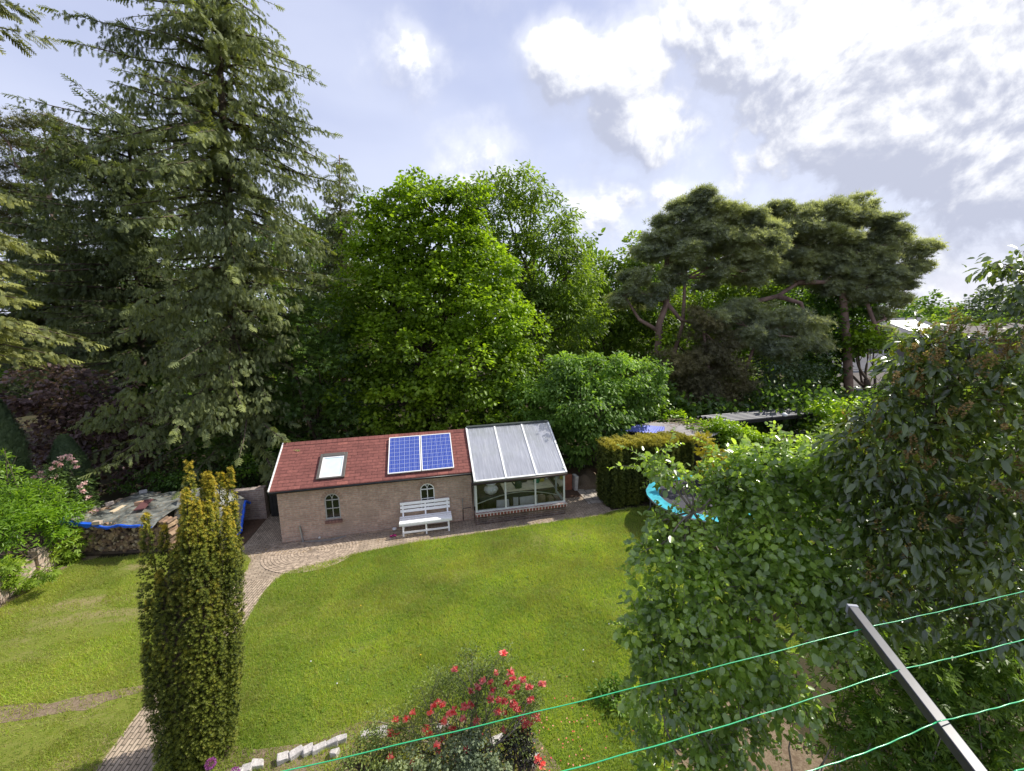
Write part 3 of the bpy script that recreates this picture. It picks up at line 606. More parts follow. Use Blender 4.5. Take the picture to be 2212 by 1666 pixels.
# ------------------------------------------------------------------ bench
bn = thing('garden_bench', 'white slatted wooden bench standing against the shed wall', 'bench', SW(4.19, -.30), TH)
BW = 1.52
for i, (y, z) in enumerate([(.205, .60), (.225, .71), (.245, .82)]):
    b = MB(); b.box((0, y, z), (BW, .022, .085), 0, [[1, 0, 0], [0, .98, .17], [0, -.17, .98]]); b.build('backrest_slat', M_bench, bn, bevel=.005)
for i, y in enumerate(np.linspace(-.26, .14, 5)): b = MB(); b.box((0, y, .415+.01*abs(i-2)), (BW+.05, .075, .022)); b.build('seat_slat', M_bench, bn, bevel=.004)
b = MB(); b.box((0, -.295, .395), (BW+.05, .022, .07)); b.build('apron', M_bench, bn, bevel=.004)
for x in (-.68, .0, .68):
    b = MB(); b.bar((x, -.24, 0), (x, -.22, .40), .045, .05, (0, 1, 0)); b.build('front_leg', M_bench, bn, bevel=.004)
    b = MB(); b.bar((x, .22, 0), (x, .175, .40), .045, .045, (0, 1, 0)); b.bar((x, .175, .40), (x, .27, .85), .045, .04, (0, 1, 0)); b.build('rear_leg', M_bench, bn, bevel=.004)
    b = MB(); b.box((x, -.03, .375), (.035, .42, .05)); b.build('seat_bearer', M_bench, bn)
for y in (-.235, .2): b = MB(); b.box((0, y-.033, .13), (1.40, .02, .055)); b.build('stretcher', M_bench, bn, bevel=.003)

# ------------------------------------------------------------------ small things by the shed
b = MB(); pts = [SW(.6, -.10, .02), SW(1.14, -.17, .02), SW(1.56, -.13, .02), SW(1.79, -.03, .02)]
mm = thing('bent_metal_strip', 'bent grey metal strip lying on the paving and rising against the shed wall', 'metal strip', SW(.6, -.1), 0)
P_ = [SW(.6+1.2*t_, -.09-.10*math.sin(math.pi*t_), .02+.0*t_) for t_ in np.linspace(0, 1, 12)]
b = MB()
for i in range(11): w1 = .05*math.sin(math.pi*(i+.6)/12)+.01; b.bar(P_[i], P_[i+1], w1*2, .012)
b.build('flat_end', M_steel, mm, True); b = MB(); b.bar(SW(.6, -.10, .0), SW(.53, -.03, .48), .05, .035, (1, 0, 0)); b.build('upright', M_steel, mm, True)
for i, (u_, v_, r_, lab) in enumerate([(1.04, -.05, .04, 'pale round stone beside the metal strip by the shed wall'), (4.2, -.38, .035, 'pale round stone on the ground under the bench')]):
    o = MB().lathe([(.4*r_, 0), (r_, .5*r_), (r_, 1.2*r_), (.4*r_, 1.8*r_)], seg=12).build('stone', plain('pale stone', (.55, .52, .47), .9, .2), smooth=True); tag(o, lab, 'stone'); o.location = tuple(SW(u_, v_, .02))
o = MB().box((0, 0, .015), (.95, .07, .03)).build('plank', M_wood); tag(o, 'thin weathered plank lying along the foot of the shed wall', 'plank'); o.location = tuple(SW(2.95, -.06, .006)); o.rotation_euler = (0, 0, TH)
o = MB().lathe([(.05, 0), (.065, .03), (.06, .06), (.03, .06)], seg=12).build('bowl', M_white, smooth=True); tag(o, 'small white bowl on the ground left of the bench', 'bowl'); o.location = tuple(SW(3.22, -.10, .03))
gl = MB()
for i, a in enumerate(np.linspace(-.9, .9, 5)): gl.tube([(0, 0, .02), (.05*math.cos(a), .05*math.sin(a), .03), (.11*math.cos(a), .10*math.sin(a), .018)], [.016, .014, .010], 6)
gl.lathe([(.03, 0), (.045, .015), (.03, .035)], (-.03, 0, .005), 10)
o = gl.build('glove', plain('magenta glove', (.38, .02, .14), .7, .2), smooth=True); tag(o, 'crumpled magenta garden glove lying in front of the bench', 'glove'); o.location = tuple(SW(3.18, -.47, .012)); o.rotation_euler = (0, 0, .5); o.scale = (1.1, 1, 1)
# planter slabs and hoops beyond the greenhouse
o = MB().box((0, 0, .3), (.34, .12, .60), jit=.005).build('terracotta_slab', M_terracotta, bevel=.01); tag(o, 'upright red brown clay slab beside the greenhouse', 'slab'); o.location = tuple(SW(9.42, 1.43, .01)); o.rotation_euler = (0, 0, TH)
o = MB().box((0, 0, .28), (.13, .30, .56), jit=.006).build('white_slab', plain('weathered white slab', (.55, .53, .48), .8, .2), bevel=.02); tag(o, 'upright white weathered slab leaning by the clay slab', 'slab'); o.location = tuple(SW(9.70, 1.38, .01)); o.rotation_euler = (0, .06, TH)
h = thing('hoop_tunnel', 'pale curved plastic hoops behind the clay slab', 'hoops', SW(9.7, 2.5), TH)
for k, (w_, hh, y) in enumerate([(.75, .75, 0), (.95, .62, .25)]): b = MB(); b.tube([(w_*math.cos(a), y+.1*math.sin(a), .3+hh*math.sin(a)) for a in np.linspace(0, math.pi, 18)], .013, 6); b.build('hoop', plain('pale tube', (.45, .47, .45), .5), h, smooth=True)
nt = MB()
for i in range(26):
    c = np.array([rng.normal(0, .22), rng.normal(0, .18), rng.uniform(.15, .75)]); r_ = rng.uniform(.1, .26); ax = unit(rng.normal(size=3)); a1 = unit(np.cross(ax, (.3, .5, .8))); a2 = np.cross(ax, a1)
    nt.tube([c+r_*(a1*math.cos(a)+a2*math.sin(a)) for a in np.linspace(0, 5.5, 14)], .003, 4)
o = nt.build('wire_netting', plain('old wire', (.25, .26, .27), .5, .2)); tag(o, 'tangled roll of old wire netting behind the greenhouse corner', 'wire netting'); o.location = tuple(SW(9.15, 2.5, .45))
# soil heap and low timber fence
def mound(name, c, rx, ry, h_, m, lab, cat, kind=None):
    n = 22; vs = []; fs = []
    for i in range(n+1):
        for j in range(n+1):
            x = -1+2*i/n; y = -1+2*j/n; r_ = math.hypot(x, y); z = h_*max(0, math.cos(min(r_, 1)*math.pi/2))**1.2*(1+.35*math.sin(7*x+3*y)*math.cos(6*y))+rng.normal(0, .02)*(r_ < .95)
            vs.append((c[0]+x*rx, c[1]+y*ry, max(z, -.02)))
    fs = [(i*(n+1)+j, (i+1)*(n+1)+j, (i+1)*(n+1)+j+1, i*(n+1)+j+1) for i in range(n) for j in range(n)]
    b = MB(); b.add(vs, fs); o = b.build(name, m, smooth=True); tag(o, lab, cat, kind=kind); return o
mound('soil_heap', SW(10.35, 2.05), .85, .95, .42, M_bed, 'heap of sandy brown soil between the greenhouse and the yew hedge', 'soil heap', 'stuff')
fc = thing('low_timber_fence', 'low weathered timber fence behind the soil heap under the trees', 'fence', SW(8.9, 3.9), TH)
b = MB()
for i in range(6): b.box((1.5, 0, .12+i*.13), (3.4, .03, .11), jit=.004)
b.build('board_panel', plain('old board', (.12, .09, .065), .9, .3), fc)
for x in (0., 1.5, 3.): b = MB(); b.box((x, -.045, .48), (.08, .06, .96)); b.build('post', plain('old post', (.10, .08, .06), .9, .3), fc)

# ------------------------------------------------------------------ wall, gate, wood stack
gw = thing('garden_wall', 'old brown brick garden wall with an end pier beside the shed gate', 'wall', SW(-1.05, 1.92), TH)
b = MB(); b.box((-1.25, .1, .50), (2.1, .2, 1.0)); b.build('wall', M_wallbrick, gw)
b = MB(); b.box((-.1, .09, .54), (.24, .26, 1.08)); b.build('pier', M_wallbrick, gw)
b = MB(); 
for i in range(11): b.box((-.32-i*.19, .1, 1.028), (.18, .24, .05), jit=.003)
b.build('coping', plain('grey coping', (.30, .25, .22), .9, .25), gw)
gt = thing('black_gate', 'black slatted wooden gate between the wall pier and the shed', 'gate', SW(-.93, 1.95), TH)
b = MB()
for i in range(10): b.box((.06+i*.09, 0, .66), (.082, .025, 1.26))
b.build('slat_panel', M_blackwood, gt)
for z_ in (.3, 1.1): b = MB(); b.box((.45, .03, z_), (.9, .03, .08)); b.build('rail', M_blackwood, gt)
def log_mesh(k):
    r_ = np.random.default_rng(40+k); n = 7; rr = .062*r_.uniform(.75, 1.2, n); ln = .34; b = MB()
    half = k % 2
    pts = [(rr[i]*math.cos(2*math.pi*i/n), rr[i]*math.sin(2*math.pi*i/n)*(1 if not half else (1 if i < 4 else .25))) for i in range(n)]
    vs = [(x, -ln/2+r_.normal(0, .004), z) for x, z in pts]+[(x, ln/2, z) for x, z in pts]
    b.add(vs, [tuple(range(n)), tuple(range(n, 2*n))[::-1]]+[(i, n+i, n+(i+1) % n, (i+1) % n) for i in range(n)])
    return b, [plain('split log face %d' % k, c, .9, .35, 9, bump=.4) for c in [((.26, .18, .115), (.16, .11, .075), (.33, .23, .14), (.12, .085, .06), (.22, .14, .09), (.38, .30, .21))[k]]][0]
logs = [log_mesh(k)[0].build('firewood_log', log_mesh(k)[1]) for k in range(6)]
used = set(); row = 0; z = .12
while z < .93:
    x = -12.45+.03*(row % 2)
    while x < -9.9:
        k = int(rng.integers(6)); src = logs[k]; o = src if k not in used else src.copy()
        if k in used: col.objects.link(o)
        used.add(k); o.location = (x, 11.17+rng.normal(0, .025)+.02*(x+12), z+rng.normal(0, .008)); o.rotation_euler = (rng.normal(0, .06), rng.uniform(0, 6.3), rng.normal(0, .08)); s_ = rng.uniform(.85, 1.25); o.scale = (s_, 1, s_)
        tag(o, 'split firewood log in the stack under the torn grey tarpaulin', 'log', 'split logs stacked under the tarpaulin'); x += rng.uniform(.095, .135)
    z += .098; row += 1
b = MB(); b.tube([(-12.6, 11.0, .06), (-9.8, 11.08, .06)], .055, 8); tag(b.build('base_rail', M_darkwood), 'long dark round timber under the front of the firewood', 'timber')
b = MB(); b.bar((-12.6, 11.3, .06), (-9.8, 11.35, .06), .1, .06); b.build('back', M_darkwood) if False else None
def tarp(name, x0, x1, y0, y1, zf, m, nx=44, ny=24, hem=None, parent=None):
    vs = []
    for j in range(ny+1):
        for i in range(nx+1):
            u_ = i/nx; v_ = j/ny; vs.append(zf(u_, v_, x0+(x1-x0)*u_, y0+(y1-y0)*v_))
    b = MB(); b.add(vs, [(j*(nx+1)+i, j*(nx+1)+i+1, (j+1)*(nx+1)+i+1, (j+1)*(nx+1)+i) for j in range(ny) for i in range(nx)]); o = b.build(name, m, parent, True, smooth=True)
    return o, vs
def tarp_mat():
    m, t = newmat('grey tarpaulin'); o = t.node('ShaderNodeNewGeometry').outputs['Position']; n = t.noise(o, 3.5, 7, .7, .6).outputs[0]; n2 = t.noise(o, 9, 5, .7).outputs[0]
    c = t.mix(t.ramp(n, .35, .65), (.07, .075, .07), (.27, .28, .25)); c = t.mix(t.ramp(n2, .52, .66, 0, .85), c, (.24, .17, .10))
    p = t.node('ShaderNodeBsdfPrincipled', {'Base Color': c, 'Roughness': .42}); bp = t.node('ShaderNodeBump', {'Height': n, 'Strength': .7, 'Distance': .06}); t.put(p.inputs['Normal'], bp.outputs[0]); t.node('ShaderNodeOutputMaterial', {0: p.outputs[0]}); return m
M_tarp = tarp_mat(); M_blue = plain('blue tarpaulin hem', (.015, .10, .62), .45, .25)
tp = thing('tarpaulin', 'torn grey tarpaulin with a blue hem spread over the firewood stack', 'tarpaulin', (-11.3, 12, 1.0))
def zf(u_, v_, x, y):
    sag = -.09*math.exp(-((v_-.0)/.06)**2)+.05*math.sin(6*u_+2)*math.exp(-v_*3)+.03*math.sin(11*u_+7*v_)+.02*math.sin(23*u_-9*v_)
    return (x+.35*v_*(1-u_), y+.10*math.sin(5*u_)*(1-v_)-.06*(u_ > .0), 1.10+sag-.06*v_+.0*u_-.10*u_*(1-v_))
_, tv = tarp('sheet', -12.85, -10.1, 10.93, 13.1, zf, M_tarp, parent=tp)
b = MB(); front = [np.array(tv[i]) for i in range(45)]
for i in range(44): 
    hgt = .10 if i < 14 else .045
    a, c = front[i]+(0, -.012, .0), front[i+1]+(0, -.012, .0)
    b.add([a+(0, 0, .02), c+(0, 0, .02), c-(0, .01, hgt*(.7+.3*math.sin(i*1.3))), a-(0, .01, hgt*(.7+.3*math.sin((i-1)*1.3))), a+(0, .10 if i < 14 else .04, .03), c+(0, .10 if i < 14 else .04, .03)], [(3, 2, 1, 0), (0, 1, 5, 4)])
left = [np.array(tv[j*45]) for j in range(6)]
b.tube([p+(-.01, 0, .01) for p in left], .025, 6); b.build('hem', M_blue, tp, True)
tp2 = thing('tarpaulin', 'grey green tarpaulin with blue edge draped over the wall end of the stack', 'tarpaulin', (-9.2, 12.3, 0))
def zf2(u_, v_, x, y):
    e = max(0, (u_-.45)/.55); fr = max(0, (.5-v_)/.5)
    z = 1.30-1.12*(e**1.6)*(.72+.28*math.sin(5*v_+1))-.95*fr**2.2+.05*math.sin(9*u_+5*v_)+.04*math.sin(17*v_-4*u_)
    return (x-.22*e*(v_-.5)-.10*e**2, y+.10*math.sin(8*u_), max(z, .06+.05*math.sin(9*v_+7*u_)))
_, tv2 = tarp('sheet', -10.3, -8.5, 11.65, 12.75, zf2, M_tarp, 30, 22, parent=tp2)
b = MB(); edge = [np.array(tv2[j*31+30]) for j in range(23)]; b.tube([p+(.012, 0, .0) for p in edge], [.028+.018*math.sin(i*1.7)**2 for i in range(23)], 7); edge = [np.array(tv2[i]) for i in range(16, 31)]; b.tube([p+(0, -.01, .0) for p in edge], .022, 6)
b.build('hem', M_blue, tp2, True)
mound('rubble_pile', (-9.6, 12.35), .85, .5, .95, M_soil, 'dark filling of the wood stack under the draped tarpaulin', 'pile', 'stuff')
def put_plank(a, c, w, h_, m, lab, name='plank', cat='plank'):
    o = MB(); mid = (np.array(a)+np.array(c))/2; o.bar(np.array(a)-mid, np.array(c)-mid, w, h_); o = o.build(name, m); o.location = tuple(mid); tag(o, lab, cat, 'boards lying on the tarpaulin'); return o
put_plank(W(158, 1118, 11.15), W(289, 1071, 12.95), .10, .03, M_paleplank, 'long pale plank along the left edge of the tarpaulin')
put_plank(W(205, 1113, 11.5)+(0, 0, .05), W(262, 1081, 12.5)+(0, 0, .06), .11, .03, M_wood, 'grey board lying slanted on the tarpaulin beside the pale plank')
put_plank(W(240, 1108, 11.6)+(0, 0, .02), W(270, 1095, 12.0)+(0, 0, .05), .14, .03, M_paleplank, 'short pale board on the middle of the tarpaulin')
put_plank(W(302, 1110, 11.5)+(0, 0, .13), W(322, 1088, 12.2)+(0, 0, .13), .24, .03, plain('maroon board', (.12, .05, .05), .7), 'maroon board on the tarpaulin half hidden by the golden yew')
put_plank(W(222, 1104, 11.8)+(0, 0, .05), W(268, 1100, 12.0)+(0, 0, .05), .08, .03, plain('orange brown board', (.30, .15, .06), .8, .3), 'orange brown strip of wood across the middle of the tarpaulin')
put_plank(W(285, 1069, 13.)+(0, 0, .03), W(345, 1067, 13.1)+(0, 0, .03), .10, .03, M_wood, 'weathered board lying along the back edge of the tarpaulin')
for i, (x, y, Y, lab) in enumerate([(207, 1106, 11.7, 'grey brick on the tarpaulin beside the pale plank'), (238, 1098, 12., 'grey brick on the tarpaulin beside the slanted grey board'), (303, 1098, 12., 'tan brick on the tarpaulin nearest the golden yew'), (311, 1070, 12.9, 'grey brick at the back edge of the tarpaulin'), (209, 1124, 11., 'tan block hanging under the left corner of the tarpaulin')]):
    p = W(x, y, Y); o = MB().box((0, 0, .045), (.2, .12, .09), rng.uniform(0, 1), jit=.006).build('brick', plain('loose brick %d' % i, [(.40, .36, .33), (.36, .31, .28), (.45, .28, .18), (.42, .42, .42), (.45, .36, .28)][i], .9)); tag(o, lab, 'brick', 'bricks weighing down the tarpaulin'); o.location = (p[0], p[1], 1.08 if i < 4 else .96)

# low stone wall on the left with its raised bed
rw = thing('low_stone_wall', 'low pale stone retaining wall with piers along the left side of the lawn', 'wall', (-12.45, 9.5, 0))
wp = [(-12.35, 4.), (-12.3, 7.2), (-12.33, 8.9), (-12.72, 10.1), (-12.72, 11.2)]
b = MB()
for a, c in zip(wp[:-1], wp[1:]): b.bar((*a, .27), (*c, .27), .2, .54)
b.build('wall', M_palestone, rw, True)
for (x, y) in [(-12.30, 8.2), (-12.52, 9.5), (-12.68, 10.15), (-12.66, 10.9)]: b = MB(); b.box((x+.05, y, .36), (.24, .24, .72)); b.build('pier', M_palestone, rw, True)
b = MB(); b.prism([(-22, 2.5), (-12.40, 2.5), (-12.38, 7.2), (-12.42, 8.9), (-12.8, 10.1), (-12.8, 11.6), (-22, 11.6)], .003, .46); tag(b.build('raised_bed', M_soil), kind='structure')

# ================================================================== planting
UP = np.array([0, 0, 1.])
def sph(n):
    v = rng.normal(size=(n, 3)); return unit(v)
def to_world_blob(bl, Y0):
    out = []
    for q in bl:
        x, y, r_ = q[:3]; Y = q[3] if len(q) > 3 else Y0
        c = W(x, y, Y); dist = np.linalg.norm(c-np.array([0, 0, EYE])); zc_ = (c-np.array([0, 0, EYE]))@fw
        out.append((c, r_*zc_/FPX*1.02))
    return out
def leaf_cloud(blobs, leaf, clump=.38, per=36, dens=1.5, flat=.6, aniso=(1, 1, .9), droop=.3, upn=.9, size_var=.3, back=.35, rand=.7, inner=.62, tv=.5):
    "leaves in clumps over the outside of each lobe of a crown"
    Ps, Xs, Ns, Ls, Ts = [], [], [], [], []
    cen = np.mean([c for c, _ in blobs], axis=0)
    for c, r_ in blobs:
        ncl = max(4, int(dens*4*math.pi*r_*r_/(clump*clump*4)))
        d = sph(ncl); tocam = unit(np.array([0, 0, EYE])-c); keep = (d@tocam > -.3) | (rng.random(ncl) < back); d = d[keep]; ncl = len(d)
        u_ = inner+(1.06-inner)*rng.random(ncl)**.55
        cc = c+d*r_*u_[:, None]*np.array(aniso); cc += rng.normal(0, .10*r_, cc.shape)*.6
        n = ncl*per; ci = np.repeat(np.arange(ncl), per); sc_ = rng.uniform(.6, 1.3, ncl)
        off = rng.normal(0, 1, (n, 3)); off = off/np.maximum(1, np.linalg.norm(off, axis=1)/1.6)[:, None]
        off *= (clump*.55*sc_[ci])[:, None]*np.array([1, 1, flat])
        off[:, 2] += -.35*(off[:, 0]**2+off[:, 1]**2)/(clump)
        P = cc[ci]+off; outw = unit(off*np.array([1, 1, .3])+d[ci]*clump*.3)
        N = unit(upn*UP+.55*outw+rand*rng.normal(size=(n, 3))*.6)
        X = unit(outw+rng.normal(0, .5, (n, 3))+np.array([0, 0, -droop]))
        Ps.append(P); Xs.append(X); Ns.append(N); Ls.append(leaf*rng.uniform(1-size_var, 1+size_var, n))
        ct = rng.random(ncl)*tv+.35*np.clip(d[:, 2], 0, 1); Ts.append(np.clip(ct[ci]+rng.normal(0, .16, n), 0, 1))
    return merge_cards([(p, x, n_, l, t) for p, x, n_, l, t in zip(Ps, Xs, Ns, Ls, Ts)])
def limb(mb, a, b_, r0, r1, bend=.12, n=7, seg=6):
    a = np.array(a, float); b_ = np.array(b_, float); L = np.linalg.norm(b_-a); k = rng.normal(0, bend*L, 3); k[2] = abs(k[2])*.3
    t = np.linspace(0, 1, n)[:, None]; p = a*(1-t)+b_*t+np.sin(t*math.pi)*k+np.sin(t*math.pi*2.3)*rng.normal(0, bend*L*.3, 3)
    mb.tube(p, r0+(r1-r0)*np.linspace(0, 1, n), seg); return p
def broadleaf(name, label, cat, base_px, Y, blobs, m, leaf=.12, tpl=T_DIAMOND, aspect=.62, bark=None, tr=.22, group=None, trunk_top=.55, twig=True, **kw):
    bl = to_world_blob(blobs, Y); cen = np.mean([c for c, _ in bl], axis=0)
    base = np.array(base_px, float) if base_px is not None else np.array([cen[0], cen[1]+.2, 0])
    t = thing(name, label, cat, base, 0, group)
    P, X, N, L, ti = leaf_cloud(bl, leaf, **kw)
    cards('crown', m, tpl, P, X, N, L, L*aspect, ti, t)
    mb = MB(); top = base*(1-trunk_top)+cen*trunk_top; tp_ = limb(mb, base-(0, 0, .1), top, tr, tr*.65, .04, 9, 8)
    for c, r_ in bl:
        s_ = tp_[int(rng.integers(4, 9))]; q = limb(mb, s_, c+(0, 0, -.1*r_), tr*.38, tr*.10, .10, 8)
        if twig:
            for _ in range(3): limb(mb, q[int(rng.integers(4, 7))], c+sph(1)[0]*r_*.8, tr*.13, tr*.04, .1, 5, 4)
    mb.build('trunk', bark or M_bark, t, True, smooth=True)
    return t
# --- conifers
def conifer(name, label, cat, base, top, z0, prof, m, bark=None, tr=.25, step=.42, nb=6, spl=.34, droop=.5, hang=.35, gap=.16, side=None, sky_gap=0., tpl=T_SPRAY, wid=.55, chain=2, lift=.25, group=None, dropz=None):
    base = np.array(base, float); top = np.array(top, float); t = thing(name, label, cat, base, 0, group); mb = MB()
    n = 12; ts = np.linspace(0, 1, n)[:, None]; tp_ = base*(1-ts)+top*ts; tp_[0][2] -= .1; mb.tube(tp_, np.linspace(tr, .03, n), 9)
    axis = unit(top-base); Ps, Xs, Ns, Ls, Ts = [], [], [], [], []
    z = z0
    while z < top[2]-.15:
        f = (z-base[2])/(top[2]-base[2]); c0_ = base*(1-f)+top*f; rr = np.interp(z, prof[0], prof[1]); a0 = rng.uniform(0, 6.28)
        for k in range(nb):
            if rng.random() < sky_gap: continue
            az = a0+2*math.pi*(k+rng.uniform(-.45, .45))/nb; L = rr*(rng.uniform(.72, 1.12) if rng.random() < .75 else rng.uniform(.4, .75)); dz_ = rng.uniform(-.22, .22); droop_ = droop*rng.uniform(.55, 1.35); full = rng.uniform(.75, 1.3)
            if side is not None: L *= side(az, z)
            dr = np.array([math.cos(az), math.sin(az), 0]); sd = np.array([-dr[1], dr[0], 0]); m_ = max(4, int(L/gap)); tt = np.linspace(0, 1, m_+1)
            li = lift*(1.2 if f > .75 else .6); 
            bend = rng.normal(0, .16)*L*tt**2
            c0k = c0_+UP*dz_; zz = li*L*tt-droop_*L*tt**1.6+.16*L*np.clip(tt-.6, 0, 1)**1.2*1.6; pts = c0k+np.outer(L*tt, dr)+np.outer(bend, sd)+np.outer(zz, UP)
            mb.tube(pts[::max(1, m_//5)], np.linspace(.035*rr/3+.012, .008, len(pts[::max(1, m_//5)])), 4, False)
            br_t = rng.uniform(0, .35)
            tan = unit(np.gradient(pts, axis=0))
            for j in range(max(1, int(m_*.14)), m_+1):
                w_ = 1-.55*tt[j]
                sl_ = .62*w_*min(1.25, .35+L*.16)*full*rng.uniform(.7, 1.25)
                for sg in (-1, 1):
                    if rng.random() < .16: continue
                    d = unit(tan[j]*rng.uniform(.2, .9)+sg*sd*.85+UP*(-hang*(rng.uniform(.1, 1.5)))); p = pts[j]+rng.normal(0, .04, 3)
                    for q in range(chain):
                        Ps.append(p); Xs.append(d); Ns.append(unit(UP*.8+.75*rng.normal(size=3)+.3*dr)); l_ = sl_*rng.uniform(.75, 1.2)*spl/.34/chain*1.6; Ls.append(l_)
                        Ts.append(np.clip(br_t+rng.uniform(0, .25)+(.25 if q == chain-1 else 0), 0, 1)); p = p+d*l_*.72; d = unit(d+UP*(-hang*rng.uniform(.2, 1.4))+rng.normal(0, .22, 3))
                if rng.random() < .55:      # shoots standing over the branch
                    Ps.append(pts[j]); Xs.append(unit(tan[j]+.3*rng.normal(size=3)+.15*UP)); Ns.append(UP+.3*rng.normal(size=3)); Ls.append(sl_*.8); Ts.append(np.clip(br_t+.3, 0, 1))
            Ps.append(pts[-1]); Xs.append(tan[-1]); Ns.append(UP+.2*rng.normal(size=3)); Ls.append(.5*spl/.34); Ts.append(.7)
        z += step*rng.uniform(.8, 1.2)
    Ls = np.array(Ls); cards('foliage', m, tpl, np.array(Ps), np.array(Xs), np.array(Ns), Ls, Ls*wid/.55, np.array(Ts), t)
    mb.build('trunk', bark or M_bark, t, True, smooth=True); return t
def tuft_cloud(bl, size, dens=1.5, per=14, clump=.5, flat=.45, aniso=(1, 1, .6), upw=.9, back=.4, tpl=T_TUFT):
    Ps, Xs, Ts = [], [], []
    for c, r_ in bl:
        n = max(5, int(dens*4*math.pi*r_*r_/(clump*clump*4))); d = sph(n); tocam = unit(np.array([0, 0, EYE])-c); d = d[(d@tocam > -.3) | (rng.random(n) < back)]; n = len(d)
        cc = c+d*r_*(.45+.58*rng.random(n)**.6)[:, None]*np.array(aniso); ci = np.repeat(np.arange(n), per); off = rng.normal(0, clump*.5, (n*per, 3))*np.array([1, 1, flat])
        Ps.append(cc[ci]+off); Xs.append(unit(UP*upw+.7*unit(off)+.5*d[ci]+.35*rng.normal(size=off.shape))); Ts.append(np.clip(.4*rng.random(n)[ci]+.35*rng.random(n*per)+.25*np.clip(off[:, 2]/clump, -1, 1), 0, 1))
    P, X, T_ = np.concatenate(Ps), np.concatenate(Xs), np.concatenate(Ts); L = size*rng.uniform(.7, 1.3, len(P)); return P, X, rng.normal(size=P.shape), L, T_
def pine(name, label, base_pts, blobs, Y, m, tr=.22, limbs=(), size=.32, cat='tree', bark=None, **kw):
    bp = [np.array(p, float) for p in base_pts]; t = thing(name, label, cat, bp[0]); bl = to_world_blob(blobs, Y); small = []
    for c, r_ in bl:
        for _ in range(9): small.append((c+sph(1)[0]*r_*rng.uniform(.35, .92)*np.array([1, 1, .8]), r_*rng.uniform(.24, .48)))
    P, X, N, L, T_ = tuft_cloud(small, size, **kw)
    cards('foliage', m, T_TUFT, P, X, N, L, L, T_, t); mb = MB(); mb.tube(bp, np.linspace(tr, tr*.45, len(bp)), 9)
    for l_ in limbs: mb.tube([np.array(p, float) for p in l_], np.linspace(tr*.62, tr*.25, len(l_)), 7)
    allp = bp[len(bp)//2:]+[p for l_ in limbs for p in l_]
    for c, r_ in bl:
        s_ = min(allp, key=lambda p: np.linalg.norm(p-c)); q = limb(mb, s_, c, tr*.3, tr*.12, .12, 7)
        for _ in range(5): limb(mb, q[int(rng.integers(3, 7))], c+sph(1)[0]*r_*np.array([.9, .9, .5]), tr*.13, tr*.05, .12, 5, 4)
    mb.build('trunk', bark or M_barkpine, t, True, smooth=True); return t

F_bright = foliage('bright maple leaves', (.12, .20, .014), (.28, .42, .034), .45, .45, .4)
F_chest = foliage('chestnut leaves', (.11, .18, .025), (.24, .34, .055), .45, .45, .4)
F_mid = foliage('mid green leaves', (.075, .145, .018), (.17, .28, .045), .45, .5, .35)
F_bush = foliage('horse chestnut leaves', (.10, .19, .035), (.24, .38, .085), .42, .5, .35)
F_dark = foliage('dark glossy leaves', (.055, .11, .02), (.15, .25, .06), .42, .32, .5)
F_purple = foliage('purple leaves', (.085, .055, .06), (.24, .17, .175), .3, .5, .3)
F_spruce = foliage('spruce needles', (.085, .11, .055), (.19, .23, .105), .28, .6, .3, new=(.24, .28, .10))
F_lacy = foliage('fine dark needles', (.07, .095, .045), (.13, .165, .075), .28, .6, .2)
F_fir = foliage('pale fir needles', (.09, .115, .045), (.17, .19, .07), .2, .6, .3, new=(.27, .29, .08))
F_pine = foliage('pine needles', (.21, .24, .17), (.40, .44, .30), .45, .55, .3)
F_pinelo = foliage('shaded pine needles', (.14, .16, .09), (.25, .28, .15), .35, .6, .2)
F_brown = foliage('brownish conifer', (.115, .11, .06), (.23, .21, .11), .3, .6, .2)
F_silver = foliage('silvery leaves', (.06, .10, .045), (.20, .27, .15), .3, .4, .4)
F_ivy = foliage('ivy leaves', (.11, .21, .014), (.32, .46, .03), .4, .35, .5)
F_ivyd = foliage('dark ivy', (.06, .13, .018), (.14, .25, .04), .4, .4, .4)
F_gold = foliage('golden conifer', (.42, .36, .02), (.72, .62, .05), .2, .6, .3)
F_yew = foliage('golden yew needles', (.030, .052, .010), (.17, .20, .028), .22, .5, .3, new=(.50, .38, .04))
F_plum = foliage('plum leaves', (.15, .245, .055), (.36, .50, .12), .45, .33, 1., nscale=1.5)
F_laurel = foliage('laurel leaves', (.075, .12, .03), (.18, .25, .06), .38, .30, 1., new=(.28, .32, .03), nscale=1.5)
F_vine = foliage('vine leaves', (.07, .15, .015), (.20, .33, .04), .45, .45, .35)
F_vined = foliage('shaded vine leaves', (.08, .16, .025), (.21, .31, .05), .45, .4, .35)
F_hedge = foliage('laurel hedge leaves', (.10, .20, .015), (.25, .40, .045), .45, .38, .45)
F_rhodo = foliage('rhododendron leaves', (.07, .12, .03), (.17, .26, .08), .3, .35, .5)
F_azal = foliage('azalea leaves', (.10, .14, .035), (.27, .34, .11), .3, .5, .3)
F_grey = foliage('grey green small leaves', (.13, .17, .09), (.32, .38, .22), .3, .5, .3)
F_thuja = foliage('blue green thuja', (.07, .115, .06), (.16, .23, .12), .15, .6, .25)

